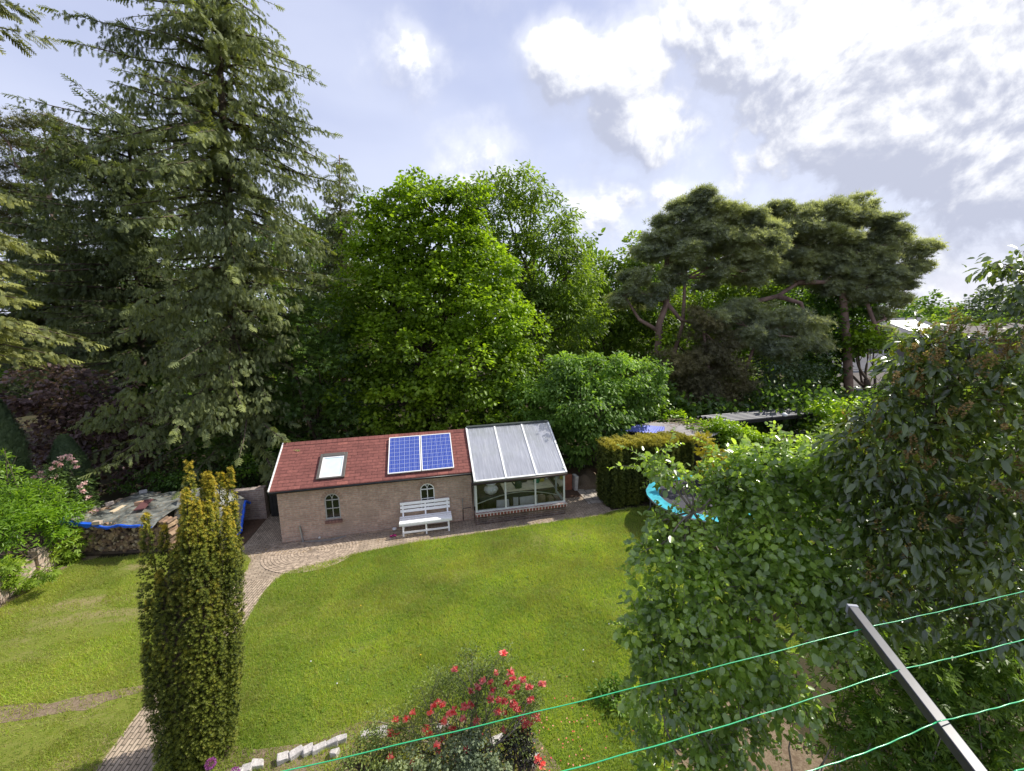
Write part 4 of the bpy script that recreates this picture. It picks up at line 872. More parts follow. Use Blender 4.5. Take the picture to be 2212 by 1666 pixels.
# big spruce
tr_ = lambda x, y, Y: W(x, y, Y)
b0 = np.array([-11.1, 16.2, 0]); t0 = W(474, 127, 16.2); topv = b0+(t0-b0)*(20.5/t0[2])
conifer('spruce', 'tallest dark spruce with drooping branches rising out of the top of the picture', 'tree', b0, topv, 2.3,
        ([2, 4, 6, 8, 10, 12, 14, 16, 18, 20.5], [4.3, 4.4, 3.5, 3.6, 3.8, 4.0, 3.9, 3.2, 2.2, .5]), F_spruce, tr=.33, step=.36, nb=7, spl=.25, droop=.55, hang=.75, gap=.12, lift=.22, sky_gap=.10, chain=3,
        side=lambda a, z: (1+.32*max(0, -math.cos(a))*(1 if z < 5.5 else 0))*(1+.12*math.sin(3*a+z))*(1-.24*max(0, -math.cos(a))*(1 if 8.5 < z < 15 else 0)))
b0 = np.array([W(288, 775, 19)[0]-.1, 19, 0]); t0 = W(275, 235, 19)
conifer('fine_conifer', 'dark fine needled conifer with a thin bare trunk left of the tall spruce', 'tree', b0, t0, 3.0, ([2, 4, 7, 10, 13, 15.5, 17], [2.2, 3.4, 4.2, 4.2, 3.4, 2.6, .5]), F_lacy, M_bark, .20, .36, 7, .30, .25, .7, .14, sky_gap=.05, chain=3, lift=.2)
b0 = np.array([W(90, 700, 21.5)[0]-.1, 21.5, 0]); t0 = W(95, 360, 21.5)
conifer('fine_conifer', 'second dark fine needled conifer farther left near the yellowish pine', 'tree', b0, t0, 3.0, ([2, 4, 7, 10, 12, 14], [2.6, 3.8, 4.2, 3.6, 2.4, .5]), F_lacy, M_bark, .20, .42, 7, .32, .25, .7, .17, sky_gap=.05, chain=2, lift=.2)
broadleaf('wood_tree', 'leafy tree of the wood seen low between the two fine conifers', 'tree', None, 27, [(60, 600, 60), (150, 640, 60), (230, 620, 60), (200, 700, 70), (100, 720, 60), (330, 700, 60), (20, 690, 60), (300, 600, 50), (370, 640, 60)], F_mid, .22, T_LEAF, .7, clump=.6, per=34, dens=1.6)
broadleaf('wood_tree', 'leafy tree of the wood behind the gap right of the tall spruce', 'tree', None, 28, [(650, 560, 60), (700, 620, 60), (600, 640, 60), (680, 500, 45), (760, 600, 50), (560, 560, 50)], F_mid, .22, T_LEAF, .7, clump=.6, per=34, dens=1.6)
def hanging(bl, parent, m, size, name='hanging_sprays', **kw):
    P, X, N, L, ti = leaf_cloud(bl, size, droop=1.3, rand=.9, **kw); cards(name, m, T_SPRAY, P, X+np.array([0, 0, -.5]), N+.5*rng.normal(size=N.shape), L, L*.75, ti*.75, parent)
spruce = bpy.data.objects['spruce']; fine1 = bpy.data.objects['fine_conifer']
hanging(to_world_blob([(455, 40, 55, 16), (520, 60, 50, 16), (400, 90, 55, 15.8), (310, 95, 32, 15.6), (255, 100, 20, 15.5), (360, 160, 50, 15.4), (300, 200, 38, 15.4), (540, 150, 50, 15.8), (590, 180, 36, 16), (630, 190, 18, 16), (350, 250, 40, 15.3), (260, 210, 24, 15.4), (560, 240, 48, 15.8), (610, 300, 40, 16), (500, 300, 40, 15.2), (640, 250, 16, 16),
    (400, 370, 48, 14.8), (440, 440, 60, 14.6), (560, 380, 55, 15.2), (620, 420, 45, 15.8), (390, 500, 50, 14.4), (490, 520, 60, 14.4), (580, 520, 60, 15), (640, 540, 40, 15.8), (400, 620, 60, 14.2), (350, 690, 45, 14), (490, 650, 60, 14.2), (580, 660, 55, 14.8), (430, 740, 60, 13.9), (340, 780, 45, 13.8), (520, 780, 55, 14.2), (310, 860, 42, 13.6), (400, 850, 50, 13.6), (250, 895, 30, 13.5), (215, 915, 16, 13.5), (480, 880, 50, 13.8), (560, 860, 40, 14.4), (330, 930, 28, 13.5), (600, 730, 36, 15)], 15),
    spruce, F_spruce, .17, clump=.42, per=30, dens=1.5, flat=.55, inner=.3, back=.25, tv=.55)
hanging(to_world_blob([(240, 260, 36), (190, 320, 46), (260, 320, 60), (130, 370, 55), (200, 410, 65), (290, 430, 60), (110, 470, 55), (170, 510, 60), (260, 540, 65), (90, 560, 40), (320, 560, 45), (190, 620, 50), (280, 650, 50), (330, 680, 40), (240, 730, 40), (170, 700, 36)], 17.6),
    fine1, F_lacy, .16, clump=.5, per=30, dens=1.1, flat=.6, inner=.3, back=.3)
b0 = np.array([W(718, 650, 24)[0], 24, 0]); t0 = W(733, 335, 24)
conifer('small_spruce', 'smaller grey green spruce just right of the tall spruce', 'tree', b0, t0, 4., ([3, 7, 10, 12, 14], [2.4, 2.5, 2.2, 1.9, .25]), F_spruce, M_barkpine, .2, .42, 6, .28, .4, .6, .15, sky_gap=.1)
hanging(to_world_blob([(735, 365, 20), (715, 405, 34), (750, 420, 30), (700, 460, 42), (755, 480, 36), (720, 530, 46), (680, 560, 42), (760, 560, 34), (670, 490, 30), (780, 600, 34), (700, 620, 46), (640, 420, 24)], 23.6), bpy.data.objects['small_spruce'], F_spruce, .2, clump=.5, per=28, dens=1.3, flat=.6, inner=.3, back=.25)
# fir reaching in from the left
fir = thing('fir', 'pale green fir whose branches reach in from the left edge of the picture', 'tree', (-14.6, 8.6, 0)); mb = MB(); mb.tube([(-14.6, 8.6, -.1), (-14.6, 8.6, 6), (-14.5, 8.6, 13)], [.22, .17, .06], 8)
Ps, Xs, Ns, Ls, Ts = [], [], [], [], []
for (x, y, Y, s_) in [(95, 80, 9.5, 11.5), (60, 20, 9.2, 12.2), (95, 545, 10, 8.4), (70, 585, 9.6, 7.7), (60, 650, 9.4, 7.), (205, 742, 10.5, 6.6), (150, 775, 10., 6.0), (120, 735, 9.4, 6.4), (60, 780, 9.2, 5.8), (50, 700, 9., 6.5), (30, 520, 9.2, 8.3), (40, 430, 9.6, 9.), (20, 610, 8.6, 7.3)]:
    tip = W(x, y, Y); st = np.array([-14.6, 8.6, s_]); L = np.linalg.norm(tip-st); m_ = int(L/.10); tt = np.linspace(0, 1, m_)[:, None]; pts = st*(1-tt)+tip*tt+np.sin(tt*math.pi)*UP*.10*L
    mb.tube(pts[::6], np.linspace(.05, .01, len(pts[::6])), 5); tan = unit(np.gradient(pts, axis=0)); sd = unit(np.cross(tan, UP))
    for j in range(4, m_):
        w_ = .95*(1-j/m_)**.6+.22
        for sg in (-1, 1):
            d = unit(tan[j]*rng.uniform(.4, .9)+sg*sd[j]+UP*rng.uniform(-1.0, .15)); p = pts[j]+rng.normal(0, .03, 3); l_ = .34*w_*rng.uniform(.7, 1.25)
            for q in range(3): Ps.append(p); Xs.append(d); Ns.append(UP+.8*rng.normal(size=3)); Ls.append(l_); Ts.append(rng.uniform(0, .5)+.25*(q > 1)); p = p+d*l_*.7; d = unit(d+tan[j]*.2+UP*-.12)
    Ps.append(pts[-1]); Xs.append(tan[-1]); Ns.append(UP); Ls.append(.3); Ts.append(.8)
Ls = np.array(Ls); cards('foliage', F_fir, T_SPRAY, np.array(Ps), np.array(Xs), np.array(Ns), Ls, Ls, np.array(Ts), fir); mb.build('trunk', M_bark, fir, True, smooth=True)
pine('pine', 'yellowish pine high at the left edge behind the pale fir', [(-25.5, 24, 0), (-25.3, 24, 8), (-25, 24, 14)], [(10, 290, 60), (60, 350, 60), (20, 400, 70), (95, 270, 40), (110, 380, 50), (60, 450, 55), (150, 330, 40), (0, 480, 60)], 24, foliage('yellowish pine needles', (.09, .10, .035), (.19, .19, .07), .15, .6), size=.42, dens=1.3)

# broad crowned trees in the middle
broadleaf('maple_tree', 'bright green broad tree in the centre directly behind the shed', 'tree', (-4.2, 18.6, 0), 18.4,
          [(905, 405, 38, 18.8), (870, 440, 45), (935, 450, 55), (965, 400, 22), (800, 450, 30), (785, 510, 45), (820, 560, 70), (890, 520, 75), (970, 540, 75), (1005, 440, 38), (1020, 400, 24), (1040, 590, 75), (790, 640, 70, 18), (870, 640, 85, 17.7), (960, 650, 90, 17.6), (1050, 680, 80, 17.8), (1110, 720, 65),
           (740, 690, 50), (820, 750, 80, 17.4), (920, 770, 90, 17.2), (1020, 790, 85, 17.2), (1100, 800, 60, 17.6), (770, 840, 70, 17), (860, 870, 80, 16.8), (960, 890, 75, 16.8), (1060, 880, 70, 17), (1010, 490, 40), (845, 480, 35)],
          F_bright, .15, T_LEAF, .85, tr=.30, clump=.52, per=60, dens=2.3, flat=.55, tv=.6)
broadleaf('chestnut_tree', 'olive green tree with long leaves behind the right side of the bright green tree', 'tree', (.9, 23, 0), 22.5,
          [(1120, 405, 45), (1075, 420, 45), (1030, 425, 40), (1160, 420, 30), (1180, 480, 60), (1100, 490, 70), (1215, 530, 50), (1040, 500, 50), (1150, 580, 85), (1215, 610, 65), (1090, 610, 60), (1240, 690, 60), (1180, 700, 80), (1140, 790, 70), (1245, 500, 22)],
          F_chest, .22, T_LEAF, .42, tr=.28, clump=.6, per=44, dens=2.2, flat=.7, droop=.6, back=.5)
broadleaf('oak_tree', 'light green tree in the gap between the chestnut tree and the pines', 'tree', (5.8, 28, 0), 27,
          [(1290, 580, 45), (1340, 590, 55), (1380, 535, 38), (1400, 600, 60), (1320, 660, 75), (1260, 640, 40), (1270, 720, 70), (1370, 700, 70), (1440, 560, 40), (1310, 760, 60), (1420, 680, 60)], F_chest, .22, T_LEAF, .6, clump=.6, per=36, dens=2.0, back=.5)
broadleaf('shrub', 'large bushy shrub with fingered leaves behind the right end of the greenhouse', 'shrub', (4.4, 16.8, 0), 16.4,
          [(1290, 800, 45), (1215, 810, 50), (1160, 860, 55), (1350, 810, 50), (1395, 840, 40), (1250, 870, 75, 15.9), (1310, 870, 62, 15.9), (1370, 868, 32), (1190, 920, 55), (1262, 950, 50, 15.7), (1230, 790, 30), (1410, 800, 25)],
          F_bush, .15, T_LEAF, .55, tr=.10, clump=.40, per=52, dens=2.2, flat=.45, droop=.6, trunk_top=.3)
broadleaf('dark_maple', 'dark glossy leaved tree between the tall spruce and the bright green tree', 'tree', (-7.6, 16.6, 0), 16.3,
          [(640, 650, 40), (690, 700, 60), (620, 740, 55), (700, 790, 80), (620, 830, 75), (560, 880, 60), (680, 890, 80), (750, 910, 55), (560, 950, 55), (630, 960, 50), (720, 960, 40), (750, 760, 40), (590, 690, 30)], F_dark, .17, T_LOBED, .85, clump=.45, per=34, dens=2.0, flat=.6, tr=.2)
broadleaf('purple_maple', 'dark purple leaved tree behind the left end of the wood stack', 'tree', (-16.5, 15.4, 0), 15.2,
          [(50, 850, 55), (130, 840, 60), (215, 850, 60), (90, 920, 65), (180, 930, 65), (270, 900, 55), (50, 970, 55), (170, 1000, 50), (270, 990, 55), (310, 940, 50), (330, 1020, 40)], F_purple, .15, T_LEAF, .9, clump=.4, per=30, dens=1.3, flat=.4)
broadleaf('ivy_clad_tree', 'dark leafy tree under the right hand pine beside the house roofs', 'tree', (19.0, 24.5, 0), 23.8,
          [(1825, 630, 50), (1785, 690, 60), (1830, 690, 45), (1785, 760, 52), (1760, 640, 45), (1760, 820, 48), (1845, 650, 36), (1740, 760, 50), (1785, 835, 32), (1838, 735, 30), (1850, 700, 32)], F_ivyd, .2, T_LEAF, .7, clump=.5, per=40, dens=1.9, back=.4)
broadleaf('lime_tree', 'bright yellow green tree left of the distant white house', 'tree', (20.2, 22.6, 0), 22.3,
          [(1870, 720, 30), (1885, 745, 28), (1850, 735, 28), (1855, 752, 16), (1835, 715, 22)], F_bright, .2, T_LEAF, .7, clump=.42, per=28, dens=1.4)
broadleaf('understory_tree', 'mid green trees seen between the branches of the pines', 'tree', (13, 28, 0), 28,
          [(1590, 690, 50), (1460, 740, 50), (1440, 660, 40), (1560, 820, 55), (1640, 810, 60), (1480, 820, 60), (1570, 600, 45), (1640, 600, 50), (1700, 610, 45), (1750, 640, 50), (1600, 660, 50), (1680, 670, 55), (1500, 620, 50), (1760, 700, 45), (1540, 690, 50), (1620, 720, 50), (1700, 740, 60)], F_chest, .24, T_LEAF, .6, clump=.6, per=34, dens=1.8, back=.4)
broadleaf('silver_bush', 'silvery green bush below the pines behind the carport', 'bush', (13.4, 21, 0), 20.6,
          [(1700, 820, 50), (1760, 830, 42), (1650, 870, 45), (1720, 870, 40), (1780, 870, 30), (1680, 780, 45), (1620, 860, 40), (1740, 780, 40)], F_silver, .17, T_LEAF, .6, clump=.45, per=28, dens=1.2, tr=.1)
broadleaf('bush', 'bright green bush to the right of the carport', 'bush', (13.8, 17.5, 0), 17.2,
          [(1805, 885, 32), (1790, 915, 34), (1845, 892, 32), (1770, 895, 22), (1830, 920, 40), (1880, 910, 34)], F_ivy, .13, T_LEAF, .8, clump=.32, per=30, dens=1.5, tr=.07)
broadleaf('bush', 'bright green bush beside the blue corner of the corrugated roof', 'bush', (6.2, 17.4, 0), 17.2, [(1432, 888, 22), (1455, 905, 20), (1420, 905, 16), (1480, 915, 14)], F_ivy, .13, T_LEAF, .8, clump=.28, per=26, dens=1.8, tr=.05)

# pines
pine('pine', 'left pine with a crooked bare trunk and rounded grey green crown', [W(1425, 900, 21), W(1421, 760, 21), W(1424, 700, 21), W(1440, 655, 21), W(1437, 600, 21), W(1442, 550, 21), W(1475, 500, 21), W(1505, 450, 21)],
     [(1520, 425, 32), (1495, 455, 42), (1545, 465, 40), (1450, 505, 48), (1510, 515, 55), (1570, 520, 50), (1410, 540, 42), (1470, 560, 50), (1560, 570, 45), (1620, 495, 42), (1640, 540, 45), (1375, 600, 32), (1400, 640, 40), (1590, 470, 25), (1530, 600, 35), (1350, 640, 30), (1450, 600, 30), (1650, 580, 42), (1610, 600, 36), (1660, 500, 32)], 21, F_pine, .19, size=.34, dens=3.0, per=20, clump=.30, flat=.5, upw=1.2, aniso=(1, 1, .7), back=.6,
     limbs=[[W(1440, 655, 21), W(1470, 690, 20.6), W(1500, 700, 20.6)], [W(1430, 720, 21), W(1380, 690, 21), W(1350, 640, 21)], [W(1445, 800, 21), W(1475, 700, 21), W(1480, 600, 21), W(1490, 520, 21)]])
pine('pine', 'right pine with a broad flat grey green crown reaching over the house roofs', [W(1835, 905, 22.5), W(1830, 750, 22.5), W(1820, 640, 22.5), W(1812, 560, 22.5), W(1815, 500, 22.5)],
     [(1680, 480, 45), (1730, 470, 48), (1790, 465, 50), (1850, 470, 48), (1890, 495, 45), (1935, 520, 42), (1975, 540, 30), (2005, 535, 16), (1700, 530, 55), (1770, 530, 55), (1850, 540, 52), (1910, 565, 42), (1960, 580, 26), (1990, 575, 14), (1690, 575, 42), (1880, 600, 40), (1920, 635, 32), (1950, 650, 20), (1650, 510, 36), (1750, 575, 40), (1900, 680, 22), (1915, 720, 16), (1880, 455, 20), (1830, 590, 40), (1780, 600, 35), (1940, 610, 28), (1860, 640, 32), (1720, 600, 34), (1640, 540, 36), (1660, 570, 36), (1800, 560, 40), (1745, 520, 40), (1800, 630, 30)],
     22.5, F_pine, .24, size=.35, dens=3.0, per=20, clump=.30, flat=.5, upw=1.2, aniso=(1, 1, .6), back=.6,
     limbs=[[W(1560, 672, 22), W(1620, 655, 22), W(1680, 640, 22), W(1725, 610, 22), W(1750, 575, 22.2), W(1800, 545, 22.5)], [W(1820, 640, 22.5), W(1870, 650, 22.3), W(1890, 700, 22), W(1905, 740, 22)], [W(1812, 560, 22.5), W(1880, 540, 22.5), W(1960, 550, 22.5), W(2000, 540, 22.5)], [W(1680, 640, 22), W(1730, 655, 21.8), W(1745, 700, 21.8)], [W(1720, 610, 22), W(1780, 610, 22), W(1812, 600, 22.5)]])
pine('pine', 'low spreading pine boughs under the arching limb between the two tall pines', [W(1600, 900, 20.5), W(1610, 800, 20.5), W(1640, 720, 20.5)], [(1690, 690, 42), (1740, 700, 38), (1640, 700, 38), (1600, 720, 42), (1720, 735, 36), (1660, 745, 38), (1560, 690, 40), (1600, 660, 32), (1700, 770, 34), (1760, 740, 30)], 20.5, F_pine, .12, size=.32, dens=3., per=20, clump=.32)
pine('juniper', 'brownish conifer standing beneath the left pine behind the carport', [W(1530, 930, 20), W(1530, 800, 20), W(1520, 720, 20)], [(1500, 700, 45), (1550, 740, 50), (1490, 770, 50), (1570, 790, 50), (1520, 830, 55), (1590, 840, 40), (1480, 850, 45), (1560, 870, 45), (1450, 790, 35)], 20, F_brown, .14, size=.30, dens=2.8, per=20, clump=.4, aniso=(1, 1, .9))
ivy = thing('ivy', 'ivy climbing the foot of the crooked pine trunk', 'ivy', W(1430, 900, 20.8)*np.array([1, 1, 0])); P, X, N, L, ti = leaf_cloud(to_world_blob([(1428, 740, 14), (1424, 780, 18), (1422, 820, 20), (1428, 860, 24), (1445, 720, 10)], 20.8), .14, clump=.3, per=26, dens=1.8); cards('foliage', F_ivy, T_LEAF, P, X, N, L, L*.8, ti, ivy)

# dark growth under the trees, and the wood behind
def shade_mass(name, x0, x1, Y0, Y1, ztop, n, leaf, m, label):
    xs = rng.uniform(x0, x1, n); Ys = rng.uniform(Y0, Y1, n); zt = ztop(xs)*(1+.15*np.sin(xs*1.1)+.12*np.sin(xs*2.7+1)); zz = zt*rng.random(n)**.75
    cx = np.stack([xs, Ys, zz], 1); P = cx+rng.normal(0, .15, cx.shape); L = leaf*rng.uniform(.7, 1.3, n)
    o = cards(name, m, T_LEAF, P, sph(n)+np.array([0, 0, -.3]), UP+.9*rng.normal(size=(n, 3)), L, L*.7, rng.random(n)*.7); tag(o, label, 'undergrowth', kind='stuff'); return o
shade_mass('undergrowth', -20, 20, 17.8, 20, lambda x: 2.6+1.2*(x < 5), 26000, .22, F_dark, 'dark undergrowth filling the wood behind the shed and the garden wall')
shade_mass('distant_wood', -62, 26, 34, 44, lambda x: np.where(x < -18, 6.5, 10.5), 42000, .5, F_mid, 'wood of many trees seen through the gaps behind the garden')
for i, (x, Y, h_) in enumerate([(-24, 29, 13), (-19.5, 27, 12), (-16.5, 30, 13), (-21.5, 33, 13), (-13.5, 26, 12)]):
    t = thing('bare_trunk', ['thin bare trunk at the far left of the wood', 'second thin trunk from the left in the wood, behind the fine conifer', 'thin trunk in the wood just right of the fine conifer', 'thin trunk deep in the wood behind the fine conifer', 'thin trunk in the wood directly behind the tall spruce'][i], 'tree', (x, Y, 0), 0, 'thin trunks in the wood at left'); mb = MB(); p = limb(mb, (x, Y, 0), (x+rng.normal(0, .5), Y, h_), .16, .06, .02)
    for _ in range(12): q = p[int(rng.integers(2, 7))]; limb(mb, q, q+sph(1)[0]*1.6, .03, .01, .1, 5, 4)
    mb.build('trunk', M_bark, t, True); c = to_world_blob([(0, 0, 1)], 10); bl = [(np.array([x+rng.normal(0, 1), Y, z_]), rng.uniform(.9, 1.5)) for z_ in np.linspace(5, h_, 7)]
    P, X, N, L, ti = leaf_cloud(bl, .24, clump=.55, per=22, dens=.7); cards('crown', F_mid, T_LEAF, P, X, N, L, L*.6, ti, t)
def lowshrub(label, px, Y, m, leaf, name='shrub', cat='shrub', tpl=T_LEAF, aspect=.6, **kw):
    bl = to_world_blob(px, Y); c = np.mean([q for q, _ in bl], axis=0); t = thing(name, label, cat, (c[0], c[1], 0)); P, X, N, L, ti = leaf_cloud(bl, leaf, **kw); P[:, 2] = np.maximum(P[:, 2], .03)
    cards('foliage', m, tpl, P, X, N, L, L*aspect, ti, t); mb = MB()
    for q, r_ in bl:
        for _ in range(3): limb(mb, (c[0]+rng.normal(0, .12), c[1]+rng.normal(0, .1), 0), q+sph(1)[0]*r_*.7, .018, .006, .08, 6, 5)
    mb.build('stem', M_bark, t, True); return t
lowshrub('dark evergreen shrub behind the garden wall under the tall spruce', [(520, 1010, 40), (560, 1000, 40), (470, 1010, 40), (500, 970, 40), (590, 1010, 30)], 15.2, F_dark, .12, clump=.3, per=28, dens=1.3)
lowshrub('dark green low shrub behind the wood stack', [(290, 1040, 22), (330, 1045, 25), (360, 1030, 30), (400, 1020, 35), (250, 1050, 16)], 14.0, F_ivyd, .10, clump=.25, per=28, dens=1.5)
lowshrub('yellow green conifer shrub peeping over the roof behind the skylight', [(545, 1005, 22, 14.6), (600, 975, 16, 15), (640, 955, 14, 15)], 14.8, F_vine, .10, clump=.22, per=26, dens=1.6)

# yews
def yew_shoots(P, X, size, tint, m, parent, name='foliage'):
    L = size*rng.uniform(.75, 1.25, len(P)); return cards(name, m, T_YEW, P, X, rng.normal(size=P.shape), L, L, tint, parent)
yb = np.array([-4.79, 5.25, 0]); yt = np.array([-4.43, 5.35, 4.25]); yw = thing('columnar_yew', 'tall golden tipped columnar yew standing at the near end of the path', 'yew', yb)
Ps, Xs, Ts = [], [], []; mb = MB()
for k in range(38):
    a = rng.uniform(0, 6.28) if k > 18 else 2*math.pi*k/19+rng.uniform(-.1, .1); rad = (.375*rng.uniform(.9, 1.1) if k < 19 else .30*math.sqrt(rng.random())); dx_ = rad*math.cos(a)/.325; zt = (float(np.interp(dx_, [-1, -.75, -.55, -.35, -.15, .0, .25, .6, .9, 1], [2.5, 2.9, 3.85, 4.0, 3.35, 3.65, 4.2, 4.3, 4.05, 3.5]))+rng.normal(0, .2))*(1 if math.sin(a) > -.2 or k % 3 else .86)
    zb = .0; n = int((zt-zb)/.0046); z = zb+(zt-zb)*rng.random(n)**.9; f = z/4.25; w_ = .80+.42*np.clip(f/.45, 0, 1)**.7-.10*np.clip(f-.7, 0, 1)
    ctr = yb+np.outer(np.clip(f, 0, 1.1), yt-yb); ctr[:, 2] = 0
    px_ = ctr[:, 0]+math.cos(a)*rad*w_*1.05; py_ = ctr[:, 1]+math.sin(a)*rad*w_; top = np.clip((zt-z)/1.0, .0, 1)**.75*.9+.07
    b_ = rng.uniform(0, 6.28, n); rr = .100*top*np.sqrt(rng.uniform(.35, 1, n))
    P = np.stack([px_+rr*np.cos(b_), py_+rr*np.sin(b_), z], 1); Xd = unit(np.stack([np.cos(b_)*.75+.45*math.cos(a), np.sin(b_)*.75+.45*math.sin(a), np.full(n, .75)], 1)+rng.normal(0, .22, (n, 3)))
    Ps.append(P); Xs.append(Xd); Ts.append(np.clip(.18*rng.random(n)+.35*(f**2.2)+.32*np.clip(1-(zt-z)/.35, 0, 1)+rng.normal(0, .07, n)+.1*np.sin(z*6+k)-.12, 0, 1)*.9)
    mb.tube([(yb[0]+rad*.3*math.cos(a), yb[1]+rad*.3*math.sin(a), 0), (px_[np.argmax(z)], py_[np.argmax(z)], zt-.05)], [.02, .006], 4)
yew_shoots(np.concatenate(Ps), np.concatenate(Xs), .060, np.concatenate(Ts), F_yew, yw); 
mb.build('stem', M_darkwood, yw, True)
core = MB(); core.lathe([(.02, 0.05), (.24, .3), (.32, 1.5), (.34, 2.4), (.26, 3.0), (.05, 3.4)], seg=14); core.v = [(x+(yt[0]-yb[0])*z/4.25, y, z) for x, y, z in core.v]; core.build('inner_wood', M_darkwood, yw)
hd = thing('yew_hedge', 'clipped dark yew hedge with a golden top beside the trampoline', 'hedge', (4.9, 13.75, 0)); HA = np.array([3.25, 13.22]); HB = np.array([6.25, 13.9]); hv = HB-HA; hl = np.linalg.norm(hv); hu = hv/hl; hn = np.array([-hu[1], hu[0]]); HZ = 2.08
n = 17000; face = rng.random(n); s_ = rng.random(n)*hl; z = HZ*rng.random(n); dpt = rng.random(n)*.9
P = np.zeros((n, 3)); Nn = np.zeros((n, 3)); wob = .05*np.sin(s_*9)+.04*np.sin(s_*23+z)+.06*np.sin(z*1.3+s_*3)
fr = face < .62; tp2_ = (face >= .62) & (face < .84); sdm = face >= .84
P[fr, :2] = HA+np.outer(s_[fr], hu)-np.outer(wob[fr], hn); P[fr, 2] = z[fr]; Nn[fr, :2] = -hn
P[tp2_, :2] = HA+np.outer(s_[tp2_], hu)+np.outer(dpt[tp2_], hn); P[tp2_, 2] = HZ-.02+.07*np.sin(s_[tp2_]*14)*rng.random(tp2_.sum())+.06*rng.random(tp2_.sum()); Nn[tp2_, 2] = 1
P[sdm, :2] = HA+np.outer(dpt[sdm], hn)-np.outer(wob[sdm], hu)*.8; P[sdm, 2] = z[sdm]; Nn[sdm, :2] = -hu
P += rng.normal(0, .025, P.shape); tnt = np.clip(np.where(P[:, 2] > HZ-.10, .55, .0)+np.clip((P[:, 2]-HZ+.40)/.4, 0, 1)*.35*rng.random(n)+.10*rng.random(n)+.22*(np.sin(s_*31+np.sin(z*3)*1.5) > .75)*rng.random(n), 0, 1)
F_yew2 = foliage('clipped yew needles', (.030, .050, .010), (.13, .16, .026), .2, .5, .3, new=(.38, .35, .045))
yew_shoots(P, unit(Nn*.5+UP*.9+rng.normal(0, .2, P.shape)), .115, tnt, F_yew2, hd)
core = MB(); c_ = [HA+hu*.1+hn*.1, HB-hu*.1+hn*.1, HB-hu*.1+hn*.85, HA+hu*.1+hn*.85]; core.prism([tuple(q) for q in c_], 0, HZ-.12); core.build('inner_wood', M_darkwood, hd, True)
gs = thing('golden_conifer', 'golden yellow feathery conifer at the right end of the yew hedge', 'conifer', W(1550, 1000, 12.9)*np.array([1, 1, 0])); bl = to_world_blob([(1528, 962, 18), (1512, 950, 10), (1555, 985, 24), (1540, 1012, 22), (1580, 1000, 18), (1565, 1025, 16), (1520, 1015, 12)], 12.9)
P, X, N, L, ti = leaf_cloud(bl, .17, clump=.22, per=24, dens=2.2, flat=.35, droop=.1); cards('foliage', F_gold, T_SPRAY, P, X, N, L, L*.9, ti*.7, gs)
mb = MB(); limb(mb, gs.location, bl[2][0], .05, .02); mb.build('stem', M_bark, gs, True)
def thuja(base, h_, r_, label):
    t = thing('thuja', label, 'conifer', base); n = int(6500*h_*r_); z = h_*rng.random(n); a = rng.uniform(0, 6.28, n); rr = r_*np.clip((h_-z)/(h_*.35), 0, 1)**.6*(1+.08*np.sin(a*6+z*2)+rng.normal(0, .07, n)); P = np.array(base)+np.stack([rr*np.cos(a), rr*np.sin(a), z], 1)
    cards('foliage', F_thuja, T_SPRAY, P, unit(np.stack([np.cos(a)*.4, np.sin(a)*.4, np.ones(n)], 1)+rng.normal(0, .25, (n, 3))), np.stack([np.cos(a), np.sin(a), .2*np.ones(n)], 1), .13, .10, rng.random(n)*.8, t); mb = MB(); mb.tube([base, (base[0], base[1], h_*.9)], [.06, .02], 6); mb.build('trunk', M_bark, t, True)
thuja((W(-5, 1000, 12)[0], 12, 0), W(0, 840, 12)[2], .55, 'narrow blue green thuja column at the left edge of the picture')
thuja((W(155, 1040, 13)[0], 13., 0), W(155, 945, 13)[2], .42, 'shaded thuja column in front of the purple maple')

# left border planting
def hedge_like(label, px, Y, m, leaf, asp, tpl, name, cat, **kw): return lowshrub(label, px, Y, m, leaf, name, cat, tpl, asp, **kw)
t = hedge_like('bright green laurel like hedge behind the low stone wall at left', [(20, 1080, 50, 10.2), (80, 1090, 45, 10.6), (120, 1110, 40, 10.8), (40, 1130, 46, 9.9), (105, 1138, 32, 10.5), (-20, 1130, 60, 9.6), (150, 1130, 22, 11), (0, 1040, 35, 10.4), (15, 985, 16, 10.5), (-40, 1150, 60, 9)], 10.3, F_hedge, .13, .26, T_LONG, 'laurel_hedge', 'hedge', clump=.28, per=42, dens=2.0, flat=.7, droop=-.2)
rh = hedge_like('rhododendron with pale pink flower trusses behind the left hedge', [(130, 1020, 26, 11.8), (160, 1050, 28, 11.8), (185, 1080, 24, 11.8), (120, 1060, 30, 11.6), (150, 1095, 30, 11.5), (185, 1105, 18, 11.7), (95, 1035, 22, 11.8), (140, 1000, 14, 11.9)], 11.7, F_rhodo, .12, .30, T_LONG, 'rhododendron', 'shrub', clump=.22, per=30, dens=2.0)
M_pink = foliage('pale pink petals', (.70, .38, .40), (.85, .68, .66), .3, .6, .2, tcol=(1, 1, 1))
def truss(parent, c, r_, m, name='flower_truss', n=26, leaf=.05):
    P = c+sph(n)*r_*rng.uniform(.5, 1, (n, 1))*np.array([1, 1, .7]); o = cards(name, m, T_ROUND, P, sph(n)+UP*.5, UP+.6*rng.normal(size=(n, 3)), leaf, leaf*.8, rng.random(n), parent); return o
for (x, y) in [(133, 990), (148, 985), (160, 1000), (120, 1000), (112, 1012), (130, 1005), (172, 1052), (182, 1045), (180, 1062), (92, 1030), (100, 1040), (120, 1030), (190, 1075), (205, 1105), (196, 1108), (86, 1022), (75, 1032), (152, 992), (165, 1010)]:
    truss(rh, W(x, y, 11.45), .07, M_pink)
cv = thing('climbing_vine', 'pale green climbing vine hanging over the low stone wall', 'vine', (-12.5, 9.5, .1)); P = []
bl = []
